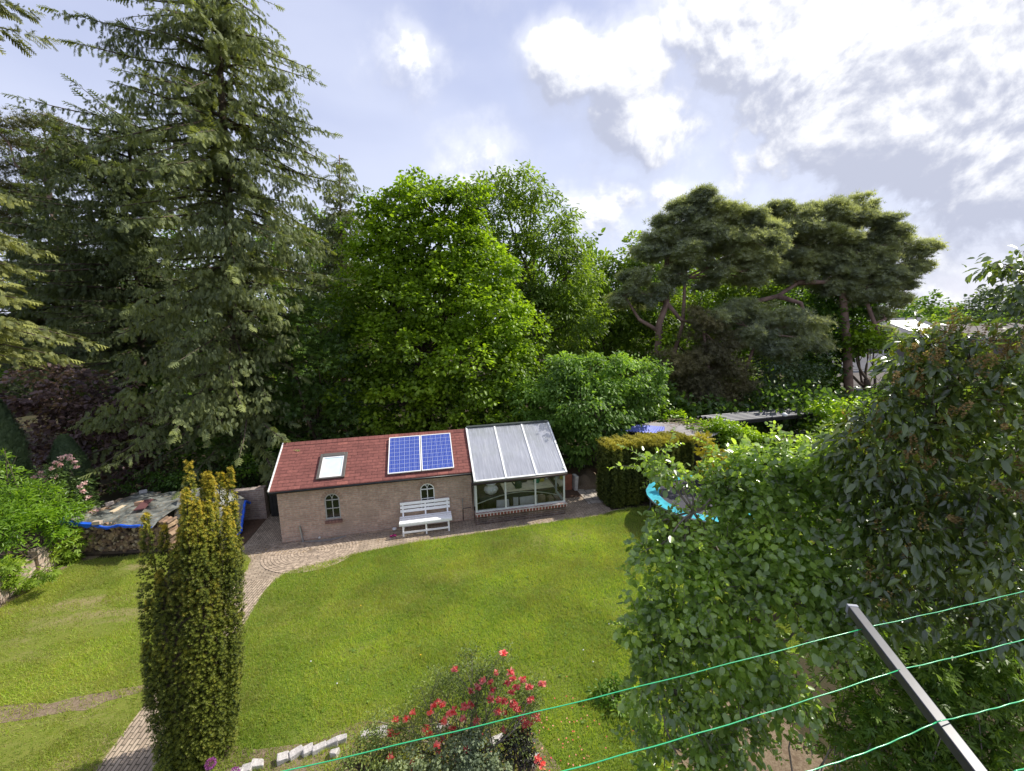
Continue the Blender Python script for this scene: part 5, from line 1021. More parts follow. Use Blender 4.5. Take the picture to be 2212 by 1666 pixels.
for (x, y, r_) in [(15, 1235, 25), (50, 1225, 24), (35, 1258, 20), (80, 1215, 20), (120, 1198, 20), (150, 1180, 18), (165, 1160, 15), (160, 1205, 14), (130, 1215, 12), (95, 1235, 12), (5, 1265, 14), (-20, 1260, 20)]:
    k = 9.3+(y < 1235)*(.9+.006*(x-60)); bl += to_world_blob([(x, y, r_, k)], 9.6)
P, X, N, L, ti = leaf_cloud(bl, .14, clump=.2, per=26, dens=1.7, flat=.8); cards('foliage', foliage('pale vine leaves', (.17, .27, .03), (.34, .46, .06), .4, .5), T_LOBED, P, X, N, L, L*.9, ti, cv)
mb = MB(); mb.tube([(-12.2, 8.6, .45), (-12.3, 9.2, .58), (-12.5, 10., .6), (-12.5, 10.8, .7)], .012, 5); mb.build('stem', M_bark, cv, True)

# ------------------------------------------------------------------ carport, corrugated roof, far houses
def corr(name, p00, p10, p11, p01, waves, amp, m, parent, nv=6, thick=0):
    "corrugated sheet, ridges run from the p00-p10 edge to the p01-p11 edge"
    nu = waves*6; vs = []
    for j in range(nv+1):
        v_ = j/nv
        for i in range(nu+1):
            u_ = i/nu; p = (p00*(1-u_)+p10*u_)*(1-v_)+(p01*(1-u_)+p11*u_)*v_; vs.append(p+UP*amp*math.sin(2*math.pi*waves*u_))
    b = MB(); b.add(vs, [(j*(nu+1)+i, j*(nu+1)+i+1, (j+1)*(nu+1)+i+1, (j+1)*(nu+1)+i) for j in range(nv) for i in range(nu)]); return b.build(name, m, parent, True, smooth=True)
cp = [G(1505, 899, 2.08), G(1727, 879, 2.08), G(1760, 893, 1.95), G(1572, 911, 1.95)]
ct = thing('carport', 'open carport with a dark ribbed roof on black posts behind the ivy hedge', 'carport', (cp[2][0], cp[2][1], 0))
corr('roof', cp[3], cp[0], cp[1], cp[2], 6, .05, plain('dark ribbed roofing', (.085, .085, .095), .45, .25, 1.5), ct)
b = MB(); b.bar(cp[3]-(0, 0, .08), cp[2]-(0, 0, .08), .05, .14); b.build('fascia', M_blackwood, ct, True)
for p in (cp[2]+(-.15, .05, 0), cp[1]+(-.2, -.1, 0), cp[3]*.5+cp[2]*.5+(0, .08, 0)): b = MB(); b.box((p[0], p[1], .95), (.14, .14, 1.88)); b.bar((p[0]-.0, p[1], 1.45), (p[0]-.45, p[1]-.02, 1.85), .08, .08); b.build('post', M_blackwood, ct, True)
for i, (x, y, Y, w_) in enumerate([(1722, 928, 18.6, .5), (1743, 930, 18.2, .7)]):
    p = W(x, y, Y); o = MB().box((0, 0, p[2]/2), (w_, .5, p[2])).build('bin', plain('pale bin %d' % i, (.42, .42, .42) if i else (.45, .40, .33), .6)); tag(o, ['beige storage bin under the carport', 'pale grey storage bin under the carport, nearest the right post'][i], 'bin'); o.location = (p[0], p[1], 0)
o = MB().lathe([(.05, 0), (.12, .06), (.12, .14), (.03, .2)], seg=10).build('lamp', M_white, smooth=True); 
tag(o, 'small round white lamp hanging under the carport eave', 'lamp'); o.location = tuple(W(1694, 901, 17.6))
rp = [G(1337, 932, 1.98), G(1405, 912, 2.05), G(1600, 918, 2.05), G(1530, 946, 1.98)]
rf = thing('garden_hut', 'low hut with a grey corrugated roof and one blue sheet behind the yew hedge', 'hut', (6., 15.6, 0))
k1 = .60; mid0 = rp[0]*(1-k1)+rp[1]*k1; mid3 = rp[3]*(1-.42)+rp[0]*.42
M_grit = plain('grey corrugated sheet', (.27, .25, .25), .7, .2, 2); M_blues = plain('blue corrugated sheet', (.16, .20, .62), .5, .12)
E_ = rp[0]+(rp[3]-rp[0])*.52
corr('blue_sheet', rp[0]+(0, 0, .03), E_+(0, 0, .03), mid0+(E_-rp[0])*.62+(0, 0, .03), mid0+(0, 0, .03), 14, .022, M_blues, rf)
corr('roof', rp[0], rp[3], rp[2], rp[1], 30, .022, M_grit, rf)
b = MB(); q = [rp[i]*np.array([1, 1, 0]) for i in range(4)]; cen_ = sum(q)/4; q = [cen_+(p-cen_)*.93 for p in q]; b.prism([(p[0], p[1]) for p in q][::-1], 0, 1.9); b.build('wall', M_blackwood, rf, True)
vn = thing('creeper', 'leafy creeper and dry twigs sprawling over the grey corrugated roof', 'creeper', (7.2, 16, 1.95)); bl = to_world_blob([(1480, 915, 9, 16.3), (1500, 912, 10, 16.3), (1525, 915, 12, 16), (1545, 922, 12, 15.6), (1555, 935, 12, 15.2), (1470, 905, 9, 17), (1500, 930, 9, 15.6)], 16); P, X, N, L, ti = leaf_cloud(bl, .10, clump=.18, per=24, dens=1.7, flat=.4); P[:, 2] = np.maximum(P[:, 2], 2.06); cards('foliage', F_ivy, T_LEAF, P, X, N, L, L*.8, ti, vn)
mb = MB()
for _ in range(40): c = np.array([rng.uniform(6.2, 8.3), rng.uniform(15.2, 16.8), 2.08]); mb.tube([c, c+(rng.normal(0, .25), rng.normal(0, .15), .08), c+(rng.normal(0, .5), rng.normal(0, .3), .02)], .008, 4)
mb.build('twigs', M_wood, vn, True)
ih = thing('ivy_hedge', 'long bright green ivy covered hedge in front of the carport', 'hedge', (9.3, 14.5, 0)); bl = []
for i, s_ in enumerate(np.linspace(0, 1, 15)):
    x = 1552+s_*225; yt_ = np.interp(s_, [0, .08, .3, .6, 1], [898, 903, 925, 940, 948]); Y = 15.0-.7*s_; top = W(x, yt_, Y)
    for zf_ in (.50, .95, 1.4): bl.append((np.array([top[0], Y+rng.uniform(0, .25), top[2]-zf_]), .42*rng.uniform(.85, 1.1)))
P, X, N, L, ti = leaf_cloud(bl, .085, clump=.2, per=30, dens=1.6, flat=.8, rand=.9); cards('foliage', F_ivy, T_LEAF, P, X, N, L, L*.85, ti, ih)
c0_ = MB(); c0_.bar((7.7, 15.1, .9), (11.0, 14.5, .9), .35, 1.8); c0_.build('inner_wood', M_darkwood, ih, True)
# houses
M_roofgrey = plain('grey roof tiles', (.085, .085, .10), .9, .15, 1.5); M_roofbr = plain('brown roof tiles', (.075, .06, .055), .8, .2, 1.5); M_render = plain('pale house wall', (.12, .11, .10), .8, .1); M_panel = plain('white roof panel', (.28, .30, .32), .3, .05)
def house(label, x0, x1, Y, depth, zw, zr, roofm, wallm=None, rz=0., panel_=None, win=3):
    t = thing('house', label, 'house', ((x0+x1)/2, Y, 0), rz); w = (x1-x0)/2; b = MB(); b.box((0, depth/2, zw/2), (2*w, depth, zw)); b.build('wall', wallm or M_render, t)
    b = MB(); e = .4; vs = [(-w-e, -e, zw-.15), (w+e, -e, zw-.15), (w+e, depth/2, zr), (-w-e, depth/2, zr), (-w-e, depth+e, zw-.15), (w+e, depth+e, zw-.15)]
    b.add(vs, [(0, 1, 2, 3), (3, 2, 5, 4), (0, 3, 4), (1, 5, 2)]); b.build('roof', roofm, t)
    b = MB(); b.box((0, -e-.03, zw-.17), (2*w+2*e, .06, .2)); b.build('fascia', M_panel, t)
    for i in range(win): b = MB(); x = -w+2*w*(i+.5)/win; b.box((x, -.02, zw*.55), (1.5, .08, 1.2)); wo_ = b.build('window', M_white, t); b = MB(); b.box((x, -.075, zw*.55), (1.3, .03, 1.0)); b.build('pane', M_darkglass, wo_)
    if panel_: u0, u1 = panel_; sl_ = (zr-zw+.15)/(depth/2+e); f0, f1 = .25, .85; y0 = -e+(depth/2+e)*f0; y1 = -e+(depth/2+e)*f1; zz = lambda y: zw-.15+sl_*(y+e)+.06; b = MB(); b.add([(u0, y0, zz(y0)), (u1, y0, zz(y0)), (u1-1.2, y1, zz(y1)), (u0-1.2, y1, zz(y1))], [(0, 1, 2, 3)]); b.build('roof_light', M_panel, t)
    return t
a = W(1870, 700, 52); c = W(2020, 700, 52); house('distant house with a brown and grey roof and a white roof light beyond the pines', a[0], c[0], 50, 9, 3.4, W(1900, 688, 54.5)[2], M_roofgrey, panel_=(.5, 4.5))
a = W(2055, 700, 50); c = W(2300, 700, 50); house('distant long brown roofed house at the right edge behind the laurel', a[0], c[0], 48, 9, 3.2, W(2100, 700, 52.5)[2], M_roofbr)
a = W(1838, 790, 32); c = W(1960, 790, 32); house('nearer low house with a flat grey roof and white fascia left of the laurel', a[0], c[0], 32, 6, W(1850, 798, 32)[2], W(1850, 765, 35)[2], M_roofgrey, win=2)
a = W(1815, 820, 26.5); c = W(1960, 820, 26.5); house('low brown roofed outbuilding in front of the grey roofed house', a[0], c[0], 26.5, 3.5, W(1830, 832, 26.5)[2], W(1830, 806, 28.2)[2], M_roofbr, M_blackwood, win=0)
for i, (bls, Y, m, lab) in enumerate([([(2150, 650, 36), (2120, 665, 28), (2185, 655, 30)], 85, F_silver, 'rounded pale distant tree above the far roofs at right'), ([(2010, 660, 26), (1985, 670, 24), (2040, 672, 22)], 80, F_mid, 'distant dark green tree beyond the white roof light'),
     ([(2035, 700, 24), (2060, 695, 20), (2015, 705, 18)], 60, F_chest, 'yellow green distant tree between the two far houses'), ([(2110, 695, 24), (2160, 695, 26), (2200, 700, 26)], 66, F_mid, 'low distant tree behind the brown roofed house'), ([(1930, 665, 30), (1960, 680, 26), (1900, 680, 26)], 70, F_ivyd, 'distant dark tree under the drooping tip of the right pine'), ([(2230, 650, 40), (2280, 640, 50)], 85, F_silver, 'distant pale tree at the right edge of the picture'), ([(2060, 672, 20), (2090, 672, 20)], 95, F_thuja, 'farthest blue green tree on the skyline at right')]):
    broadleaf('distant_tree', lab, 'tree', None, Y, bls, m, .5 if Y < 75 else .6, T_LEAF, .7, tr=.3, twig=False, group='distant trees', clump=1.3, per=26, dens=1.4)
sm = thing('skyline_wood', 'long low distant wood along the skyline', 'wood'); sm['kind'] = 'stuff'; n = 16000; xs = rng.uniform(-180, 260, n); z = 5.2*rng.random(n)*(1+.25*np.sin(xs*.13)+.15*np.sin(xs*.41)); cards('trees', F_mid, T_LEAF, np.stack([xs, rng.uniform(150, 165, n), z], 1), sph(n), UP+rng.normal(size=(n, 3)), 2.4, 1.8, rng.random(n)*.7, sm)

# ------------------------------------------------------------------ trampoline
tc_ = np.array([5.85, 11.98, 0]); TR = 1.72; TZ = .85
tm = thing('trampoline', 'round trampoline with a turquoise pad and black mat standing on the lawn', 'trampoline', tc_)
def ringpts(r_, z, n=64): return [(r_*math.cos(2*math.pi*i/n), r_*math.sin(2*math.pi*i/n), z) for i in range(n)]
def disc(name, r0, r1, z0, z1, m, wob=0.):
    n = 72; vs = []
    for i in range(n):
        a = 2*math.pi*i/n; w_ = wob*math.sin(9*a)+wob*.6*math.sin(23*a)
        vs += [((r1+w_)*math.cos(a), (r1+w_)*math.sin(a), z1+w_*.5), ((r0+w_*.5)*math.cos(a), (r0+w_*.5)*math.sin(a), z0)]
    b = MB(); b.add(vs, [(2*i, 2*((i+1) % n), 2*((i+1) % n)+1, 2*i+1) for i in range(n)]); return b
b = MB(); pp = ringpts(TR, TZ); b.tube(pp+[pp[0]], .028, 8, False); b.build('frame', M_steel, tm, smooth=True)
disc('pad', TR-.40, TR-.0, TZ+.025, TZ+.02, None, .012); b = disc('', TR-.36, TR+.01, TZ+.03, TZ+.035, None, .014); b.build('pad', plain('turquoise pad', (.05, .36, .44), .5, .2, 3), tm)
b = MB(); pts = ringpts(TR-.34, TZ+.012); b.add([(0, 0, TZ-.03)]+pts, [(0, 1+i, 1+(i+1) % 64) for i in range(64)]); b.build('mat', plain('black mat', (.045, .045, .055), .6, .15), tm)
for k in range(6):
    a = 2*math.pi*k/6+.35; c, s_ = math.cos(a), math.sin(a); b = MB(); b.tube([(TR*c, TR*s_, TZ), (TR*c*.99, TR*s_*.99, .03)], .022, 7); b.build('leg', M_steel, tm)
    b = MB(); d_ = np.array([-s_, c, 0])*.35; p = np.array([TR*c*.99, TR*s_*.99, .025]); b.tube([p-d_, p+d_], .02, 6); b.build('foot_bar', M_steel, tm)

# ------------------------------------------------------------------ near trees on the right
def twiggy(bl, leaf, m, t, tpl, asp, seed_pts, bark, tr=.03, dens=1.4, clump=.3, per=26, nt=5, **kw):
    P, X, N, L, ti = leaf_cloud(bl, leaf, clump=clump, per=per, dens=dens, **kw); o = cards('crown', m, tpl, P, X, N, L, L*asp, ti, t); mb = MB()
    for c, r_ in bl:
        s_ = min(seed_pts, key=lambda p: np.linalg.norm(p-c)); q = limb(mb, s_, c, tr, tr*.35, .12, 8)
        for _ in range(nt): limb(mb, q[int(rng.integers(3, 8))], c+sph(1)[0]*r_*.95, tr*.3, tr*.12, .12, 6, 4)
    return mb
pl = thing('plum_tree', 'leafy plum tree with rounded leaves in front of the trampoline', 'tree', (3.05, 5.3, 0))
PB = [(1400, 1005, 30, 5.4), (1440, 1015, 24, 5.3), (1488, 1042, 22, 5.2), (1535, 1088, 24, 5.1), (1578, 1135, 28, 5.), (1600, 1090, 40, 4.9), (1545, 1050, 16, 5.2), (1590, 1005, 45, 5.2), (1560, 1045, 34, 5.2), (1650, 1000, 50, 5.), (1710, 1020, 62, 4.8), (1780, 1010, 62, 4.6), (1840, 1030, 50, 4.4), (1640, 1070, 60, 4.9), (1720, 1110, 75, 4.7), (1800, 1110, 75, 4.5), (1860, 1120, 45, 4.3),
      (1420, 1130, 26, 5.1), (1470, 1168, 38, 4.9), (1400, 1190, 38, 4.9), (1560, 1190, 60, 4.8), (1640, 1180, 70, 4.7), (1730, 1210, 80, 4.5), (1820, 1210, 70, 4.3), (1440, 1230, 60, 4.8), (1530, 1270, 70, 4.6), (1400, 1290, 45, 4.8), (1400, 1370, 45, 4.7), (1470, 1330, 60, 4.6), (1560, 1350, 50, 4.5), (1700, 1300, 50, 4.3),
      (1430, 1420, 55, 4.6), (1520, 1430, 65, 4.5), (1600, 1470, 60, 4.4), (1400, 1480, 40, 4.7), (1470, 1510, 50, 4.6), (1560, 1530, 40, 4.5), (1690, 1440, 60, 4.2), (1760, 1370, 50, 4.1), (1380, 1560, 35, 4.8), (1430, 1580, 38, 4.7), (1500, 1560, 35, 4.6), (1660, 1530, 35, 4.3), (1780, 1300, 55, 4.2), (1430, 1660, 40, 4.7), (1720, 1500, 40, 4.1), (1600, 1090, 45, 5.0), (1640, 1130, 50, 4.8), (1620, 1250, 60, 4.5), (1610, 1370, 55, 4.3), (1640, 1440, 50, 4.2), (1590, 1560, 36, 4.3), (1540, 1600, 36, 4.4), (1480, 1650, 30, 4.5), (1850, 1290, 45, 4.1), (1830, 1370, 40, 4.), (1560, 1420, 50, 4.3), (1600, 1600, 28, 4.3), (1560, 1645, 28, 4.3), (1530, 1680, 24, 4.3), (1380, 1430, 30, 4.8)]
bl = to_world_blob(PB, 4.7); tb = np.array([3.05, 5.3, 0]); fork = W(1620, 1420, 4.85); mb0 = MB(); mb0.tube([tb-(0, 0, .1), tb*.5+fork*.5+(.1, 0, 0), fork], [.11, .085, .07], 9); seeds = [fork]
for (x, y, Y) in [(1560, 1250, 4.9), (1640, 1180, 4.8), (1740, 1180, 4.6), (1800, 1250, 4.3), (1500, 1380, 4.7), (1500, 1110, 5.1), (1700, 1060, 4.8), (1450, 1480, 4.7), (1700, 1380, 4.4), (1600, 1300, 4.7)]:
    p = limb(mb0, fork, W(x, y, Y), .045, .018, .10, 9, 7); seeds += [p[4], p[6], p[8]]
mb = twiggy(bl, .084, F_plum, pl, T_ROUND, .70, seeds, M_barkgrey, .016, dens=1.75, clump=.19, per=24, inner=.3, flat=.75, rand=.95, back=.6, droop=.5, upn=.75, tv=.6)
def leafy_shoots(bl, parent, m, tpl, leaf, asp, n, ln, mbx, name='shoots', upb=.6, tl=(.35, .95), k0=0, bias=-.35):
    Pn, Xn, Nn, Ln, Tn = [], [], [], [], []
    for _ in range(n):
        c, r_ = bl[int(rng.integers(k0, len(bl)))]; d = unit(sph(1)[0]+UP*upb+fw*bias); p = c+d*r_*rng.uniform(.5, .95); L = ln*rng.uniform(.5, 1.2); m_ = int(L/.028); g = unit(d+.5*sph(1)[0]); pts = [p]
        for q in range(m_):
            g = unit(g+np.array([0, 0, -.045])+rng.normal(0, .05, 3)); p = p+g*.028; pts.append(p); w = unit(np.cross(g, sph(1)[0])); Pn.append(p); Xn.append(unit(w+g*.6)); Nn.append(UP*.7+.7*rng.normal(size=3)); Ln.append(leaf*rng.uniform(.6, 1.15)*(1-.45*q/m_)); Tn.append(rng.uniform(*tl)*(.6+.4*q/m_))
        mbx.tube(pts[::3] if len(pts) > 6 else pts, np.linspace(.005, .0015, len(pts[::3] if len(pts) > 6 else pts)), 4)
    Ln = np.array(Ln); cards(name, m, tpl, np.array(Pn), np.array(Xn), np.array(Nn), Ln, Ln*asp, np.array(Tn), parent)
leafy_shoots(bl, pl, F_plum, T_ROUND, .088, .68, 480, .42, mb)
mb0.add(mb.v, mb.f); mb0.build('trunk', M_barkgrey, pl, True, smooth=True)
lr = thing('laurel_tree', 'large dark laurel with long leaves and pale flower spikes filling the right side', 'tree', (5.4, 4.5, 0))
LB = [(1985, 748, 26, 4.9), (1965, 785, 34, 4.9), (2040, 760, 45, 4.8), (2100, 740, 40, 4.7), (2010, 820, 55, 4.8), (1940, 855, 38, 4.9), (2090, 830, 65, 4.7), (2180, 790, 60, 4.6), (1905, 905, 34, 5.), (1970, 920, 60, 4.8), (2060, 930, 75, 4.7), (2160, 920, 85, 4.5), (1870, 960, 40, 5.), (1835, 945, 26, 5.2), (1850, 1010, 40, 5.1), (1880, 1070, 45, 5.), (1895, 1180, 50, 4.9), (1885, 1290, 52, 4.8), (1920, 1010, 60, 4.8), (2010, 1040, 75, 4.7), (2110, 1050, 85, 4.5), (2200, 1060, 80, 4.4),
      (1930, 1110, 55, 4.8), (1990, 1150, 70, 4.7), (2080, 1170, 80, 4.5), (2180, 1190, 85, 4.4), (1950, 1230, 55, 4.8), (2030, 1270, 75, 4.6), (2130, 1300, 85, 4.5), (2220, 1320, 80, 4.4), (1800, 975, 26, 5.4), (2230, 870, 60, 4.5), (2260, 1000, 80, 4.4), (1960, 1330, 60, 4.9)]
LB = [(x, y, r_, Y*.82) for x, y, r_, Y in LB]; bl = to_world_blob(LB, 3.9); base = np.array([5.4, 4.5, 0]); mb0 = MB(); seeds = []
for (x, y, Y) in [(2000, 900, 5.), (2100, 850, 4.9), (2060, 1050, 4.9), (2170, 1000, 4.8), (1950, 1050, 5.1), (2000, 1200, 5.), (2180, 1200, 4.8)]:
    p = limb(mb0, base+rng.normal(0, .15, 3)*np.array([1, 1, 0]), W(x, y, Y*.82), .05, .018, .06, 10, 7); seeds += list(p[5:])
mb = twiggy(bl, .112, F_laurel, lr, T_LONG, .40, seeds, M_bark, .018, dens=2.1, clump=.235, per=26, inner=.4, flat=.8, rand=.8, back=.5, droop=.9, upn=.6, tv=.45, nt=4)
leafy_shoots(bl, lr, F_laurel, T_LONG, .11, .36, 170, .36, mb, upb=.9, tl=(.1, .6))
mb0.add(mb.v, mb.f); mb0.build('trunk', M_bark, lr, True, smooth=True)
# fresh shoots at the branch ends
n = 210; Pn, Xn, Nn, Ln = [], [], [], []
for k in range(n):
    c, r_ = bl[int(rng.integers(0, 18 if k < 90 else len(bl)))]; d = unit(sph(1)[0]+UP*.8-fw*.5); p = c+d*r_*1.05
    for q in range(7): Pn.append(p); Xn.append(unit(UP*1.0+d*.3+.55*rng.normal(size=3))); Nn.append(sph(1)[0]); Ln.append(rng.uniform(.045, .08))
Ln = np.array(Ln); cards('young_shoots', F_laurel, T_LONG, np.array(Pn), np.array(Xn), np.array(Nn), Ln, Ln*.3, .95, lr)
M_spike = foliage('cream brown flower spike', (.22, .14, .06), (.42, .31, .14), .2, .7, .2)
sp_me = None
def spike_mesh():
    n = 70; z = rng.random(n)*.13; a = rng.uniform(0, 6.28, n); r_ = .009*(1-z/.17); P = np.stack([r_*np.cos(a), r_*np.sin(a), z], 1); X = np.stack([np.cos(a), np.sin(a), .5+0*a], 1)
    return cards('flower_spike', M_spike, T_DIAMOND, P, X, sph(n), .011, .008, rng.random(n), None)
sp0 = spike_mesh(); sp0.parent = lr; first = True
for k in range(98):
    c, r_ = bl[int(rng.integers(0, 24))]; d = unit(sph(1)[0]*.8+UP*.7-fw*.9); p = c+d*r_*1.12; o = sp0 if k == 0 else sp0.copy()
    if k: col.objects.link(o)
    o.parent = lr; o.location = tuple(p-base); o.rotation_euler = (rng.normal(0, .5), rng.normal(0, .5), rng.uniform(0, 6.3)); s_ = rng.uniform(1.0, 1.7); o.scale = (s_*1.6, s_*1.6, s_)
et = thing('leafy_tree', 'dark leafy branch top reaching up against the sky at the right edge', 'tree', (8.2, 4.0, 0)); bl = to_world_blob([(2185, 572, 18, 3.9), (2205, 605, 26, 3.9), (2225, 560, 22, 3.9), (2190, 640, 18, 3.9), (2230, 660, 35, 3.9), (2255, 600, 50, 3.9), (2195, 700, 24, 3.9), (2215, 745, 32, 3.9), (2250, 780, 50, 3.9), (2150, 570, 8, 3.9)], 3.9); b2 = np.array([8.2, 4.0, 0]); mb0 = MB(); p = limb(mb0, b2, W(2290, 640, 3.9), .08, .02, .02, 10, 7)
mb = twiggy(bl, .078, F_laurel, et, T_LONG, .5, list(p[6:]), M_barkgrey, .014, dens=1.3, clump=.18, per=16, inner=.3, flat=.8, droop=.6, back=.8); mb0.add(mb.v, mb.f); mb0.build('trunk', M_barkgrey, et, True)
vt = thing('vine_thicket', 'shaded thicket of broad vine leaves in the lower right corner', 'vine', (4.4, 4.2, 0)); VB = [(1880, 1400, 60, 4.3), (1960, 1420, 75, 4.2), (2060, 1410, 80, 4.1), (2160, 1420, 80, 4.), (1850, 1500, 60, 4.2), (1940, 1530, 75, 4.), (2040, 1540, 80, 3.9), (2140, 1550, 80, 3.8), (1870, 1610, 55, 4.), (1960, 1640, 70, 3.8), (2070, 1660, 80, 3.7), (2180, 1660, 80, 3.6), (2230, 1500, 80, 3.9), (1820, 1430, 45, 4.3), (1800, 1560, 30, 4.2), (1840, 1680, 45, 4.), (2230, 1400, 70, 4.)]
bl = to_world_blob(VB, 4.); P, X, N, L, ti = leaf_cloud(bl, .095, clump=.24, per=26, dens=2.2, inner=.35, rand=.9, back=.6); cards('foliage', F_vined, T_LOBED, P, X, N, L, L*1.05, ti, vt); mb = MB()
for c, r_ in bl:
    for _ in range(3): limb(mb, (c[0]+rng.normal(0, .4), c[1]+rng.normal(0, .3), 0), c+sph(1)[0]*r_*.8, .014, .005, .1, 8, 4)
mb.build('stem', M_barkgrey, vt, True)
for i_, (px_b, Yb) in enumerate([([(1840, 960, 50), (1900, 1020, 70), (1850, 1060, 60), (1960, 1080, 80), (1880, 1140, 70)], 10.5), ([(2020, 960, 80), (2100, 1000, 90), (2040, 1080, 90), (2160, 900, 80)], 9.5), ([(2220, 980, 110), (2160, 1100, 100), (2240, 860, 90), (2300, 1060, 110)], 8.5), ([(1960, 1230, 90), (2080, 1250, 100), (1880, 1280, 70), (2200, 1260, 110)], 7.6)]):
    lowshrub(['dark shrub behind the plum tree where the lawn ends', 'dark shrub behind the middle of the laurel', 'dark shrub behind the laurel at the right edge', 'dark low shrub under the laurel behind the airer arm'][i_], px_b, Yb, F_dark, .11, clump=.3, per=30, dens=1.5)
lowshrub('low pale flowering shrub at the edge of the lawn under the plum tree', [(1330, 1530, 30, 5.9), (1310, 1500, 20, 6.), (1355, 1560, 28, 5.8), (1345, 1500, 26, 6.1), (1330, 1480, 18, 6.2), (1380, 1600, 30, 5.6), (1355, 1620, 20, 5.5)], 5.9, F_vine, .06, clump=.13, per=26, dens=1.6)
lowshrub('low green plants on the bare soil at the bottom under the plum tree', [(1500, 1630, 18, 5.4), (1520, 1655, 20, 5.3), (1480, 1660, 16, 5.3), (1740, 1640, 14, 5.2)], 5.3, F_vine, .05, 'plant', 'plants', clump=.12, per=24, dens=1.4)

# ------------------------------------------------------------------ clothes airer
ZA = 5.16
ai = thing('clothes_airer', 'dark grey square arm of a clothes airer strung with green lines in the near corner', 'clothes airer', G(2150, 1720, ZA))
A0 = G(1842, 1318, ZA+.0); A1 = G(2140, 1706, ZA-.06)
b = MB(); b.bar(A0, A1, .034, .034); b.build('arm', plain('dark grey coated steel', (.045, .047, .058), .38, .15, 30, spec=.45), ai, True, bevel=.003)
b = MB(); dA = unit(A0-A1); b.bar(A0-dA*.002, A0+dA*.012, .037, .037); b.build('end_cap', plain('grey cap', (.28, .29, .33), .5), ai, True, bevel=.003)
M_line = plain('green plastic line', (.03, .42, .16), .25, .1, spec=.9)
for (l0, lm, r_) in [((600, 1668), (1868, 1357), (2212, 1274)), ((1205, 1668), (1940, 1448), (2212, 1378)), ((1735, 1668), (2023, 1560), (2212, 1508)), ((2188, 1668), (2190, 1667), (2300, 1625))]:
    m_ = G(*lm, ZA-.012); l_ = G(*l0, ZA-.02); rr = G(*r_, ZA-.02); l_ = l_+(l_-m_)*.06; rr = rr+(rr-m_)*.5
    for (p, q, s_) in ((l_, m_, .012), (m_, rr, .008)):
        if np.linalg.norm(p-q) < .05: continue
        tt = np.linspace(0, 1, 26)[:, None]; pts = p*(1-tt)+q*tt-np.sin(tt*math.pi)*UP*s_+UP*.0012*np.sin(tt*37); b = MB(); b.tube(pts, .0017, 7); b.build('line', M_line, ai, True, smooth=True)

# ------------------------------------------------------------------ azalea bed
M_coral = foliage('coral red petals', (.80, .10, .11), (.98, .42, .35), .35, .5, .3, tcol=(1.25, 1.15, 1.05))
az = thing('azalea', 'sparse azalea bush covered in coral red flowers at the bottom of the picture', 'azalea', (-.75, 5.0, 0)); mb = MB(); tips = []
AB = [(1088, 1410, 5.2), (985, 1450, 5.2), (1060, 1440, 5.2), (1100, 1455, 5.2), (1150, 1480, 5.2), (1040, 1480, 5.2), (1000, 1500, 5.2), (930, 1520, 5.1), (960, 1490, 5.2), (880, 1545, 5.1), (1130, 1500, 5.2), (1080, 1510, 5.1), (1020, 1530, 5.1), (900, 1590, 5.), (850, 1570, 5.), (950, 1560, 5.1), (1150, 1540, 5.1), (1120, 1560, 5.1), (1060, 1560, 5.1), (820, 1600, 5.), (760, 1630, 4.9), (990, 1590, 5.), (1165, 1480, 5.2), (850, 1620, 4.9), (1030, 1450, 5.2), (1020, 1420, 5.2), (940, 1450, 5.2), (1140, 1590, 5.), (800, 1560, 5.1), (910, 1480, 5.2)]
for (x, y, Y) in AB:
    tip = W(x, y, Y); p = limb(mb, (-.75+rng.normal(0, .18), 4.98+rng.normal(0, .12), 0), tip, .014, .004, .07, 9, 5); tips.append(tip)
    for _ in range(5): q = p[int(rng.integers(4, 8))]; e = q+(tip-q)*.6+sph(1)[0]*.16; limb(mb, q, e, .005, .002, .1, 5, 4); tips.append(e)
mb.build('stem', M_barkgrey, az, True); tips = np.array(tips)
n = len(tips)*64; ci = np.repeat(np.arange(len(tips)), 64); P = tips[ci]+rng.normal(0, .07, (n, 3)); cards('foliage', F_azal, T_LEAF, P, sph(n)+UP*.4, UP+.8*rng.normal(size=(n, 3)), .038, .015, rng.random(n), az)
c8 = lambda x, y: ((900+x/1.3825)/1.8445, (2400+y/1.3825)/1.8445); c7 = lambda x, y: ((1550+x/2.913)/1.8445, (2500+y/2.913)/1.8445)
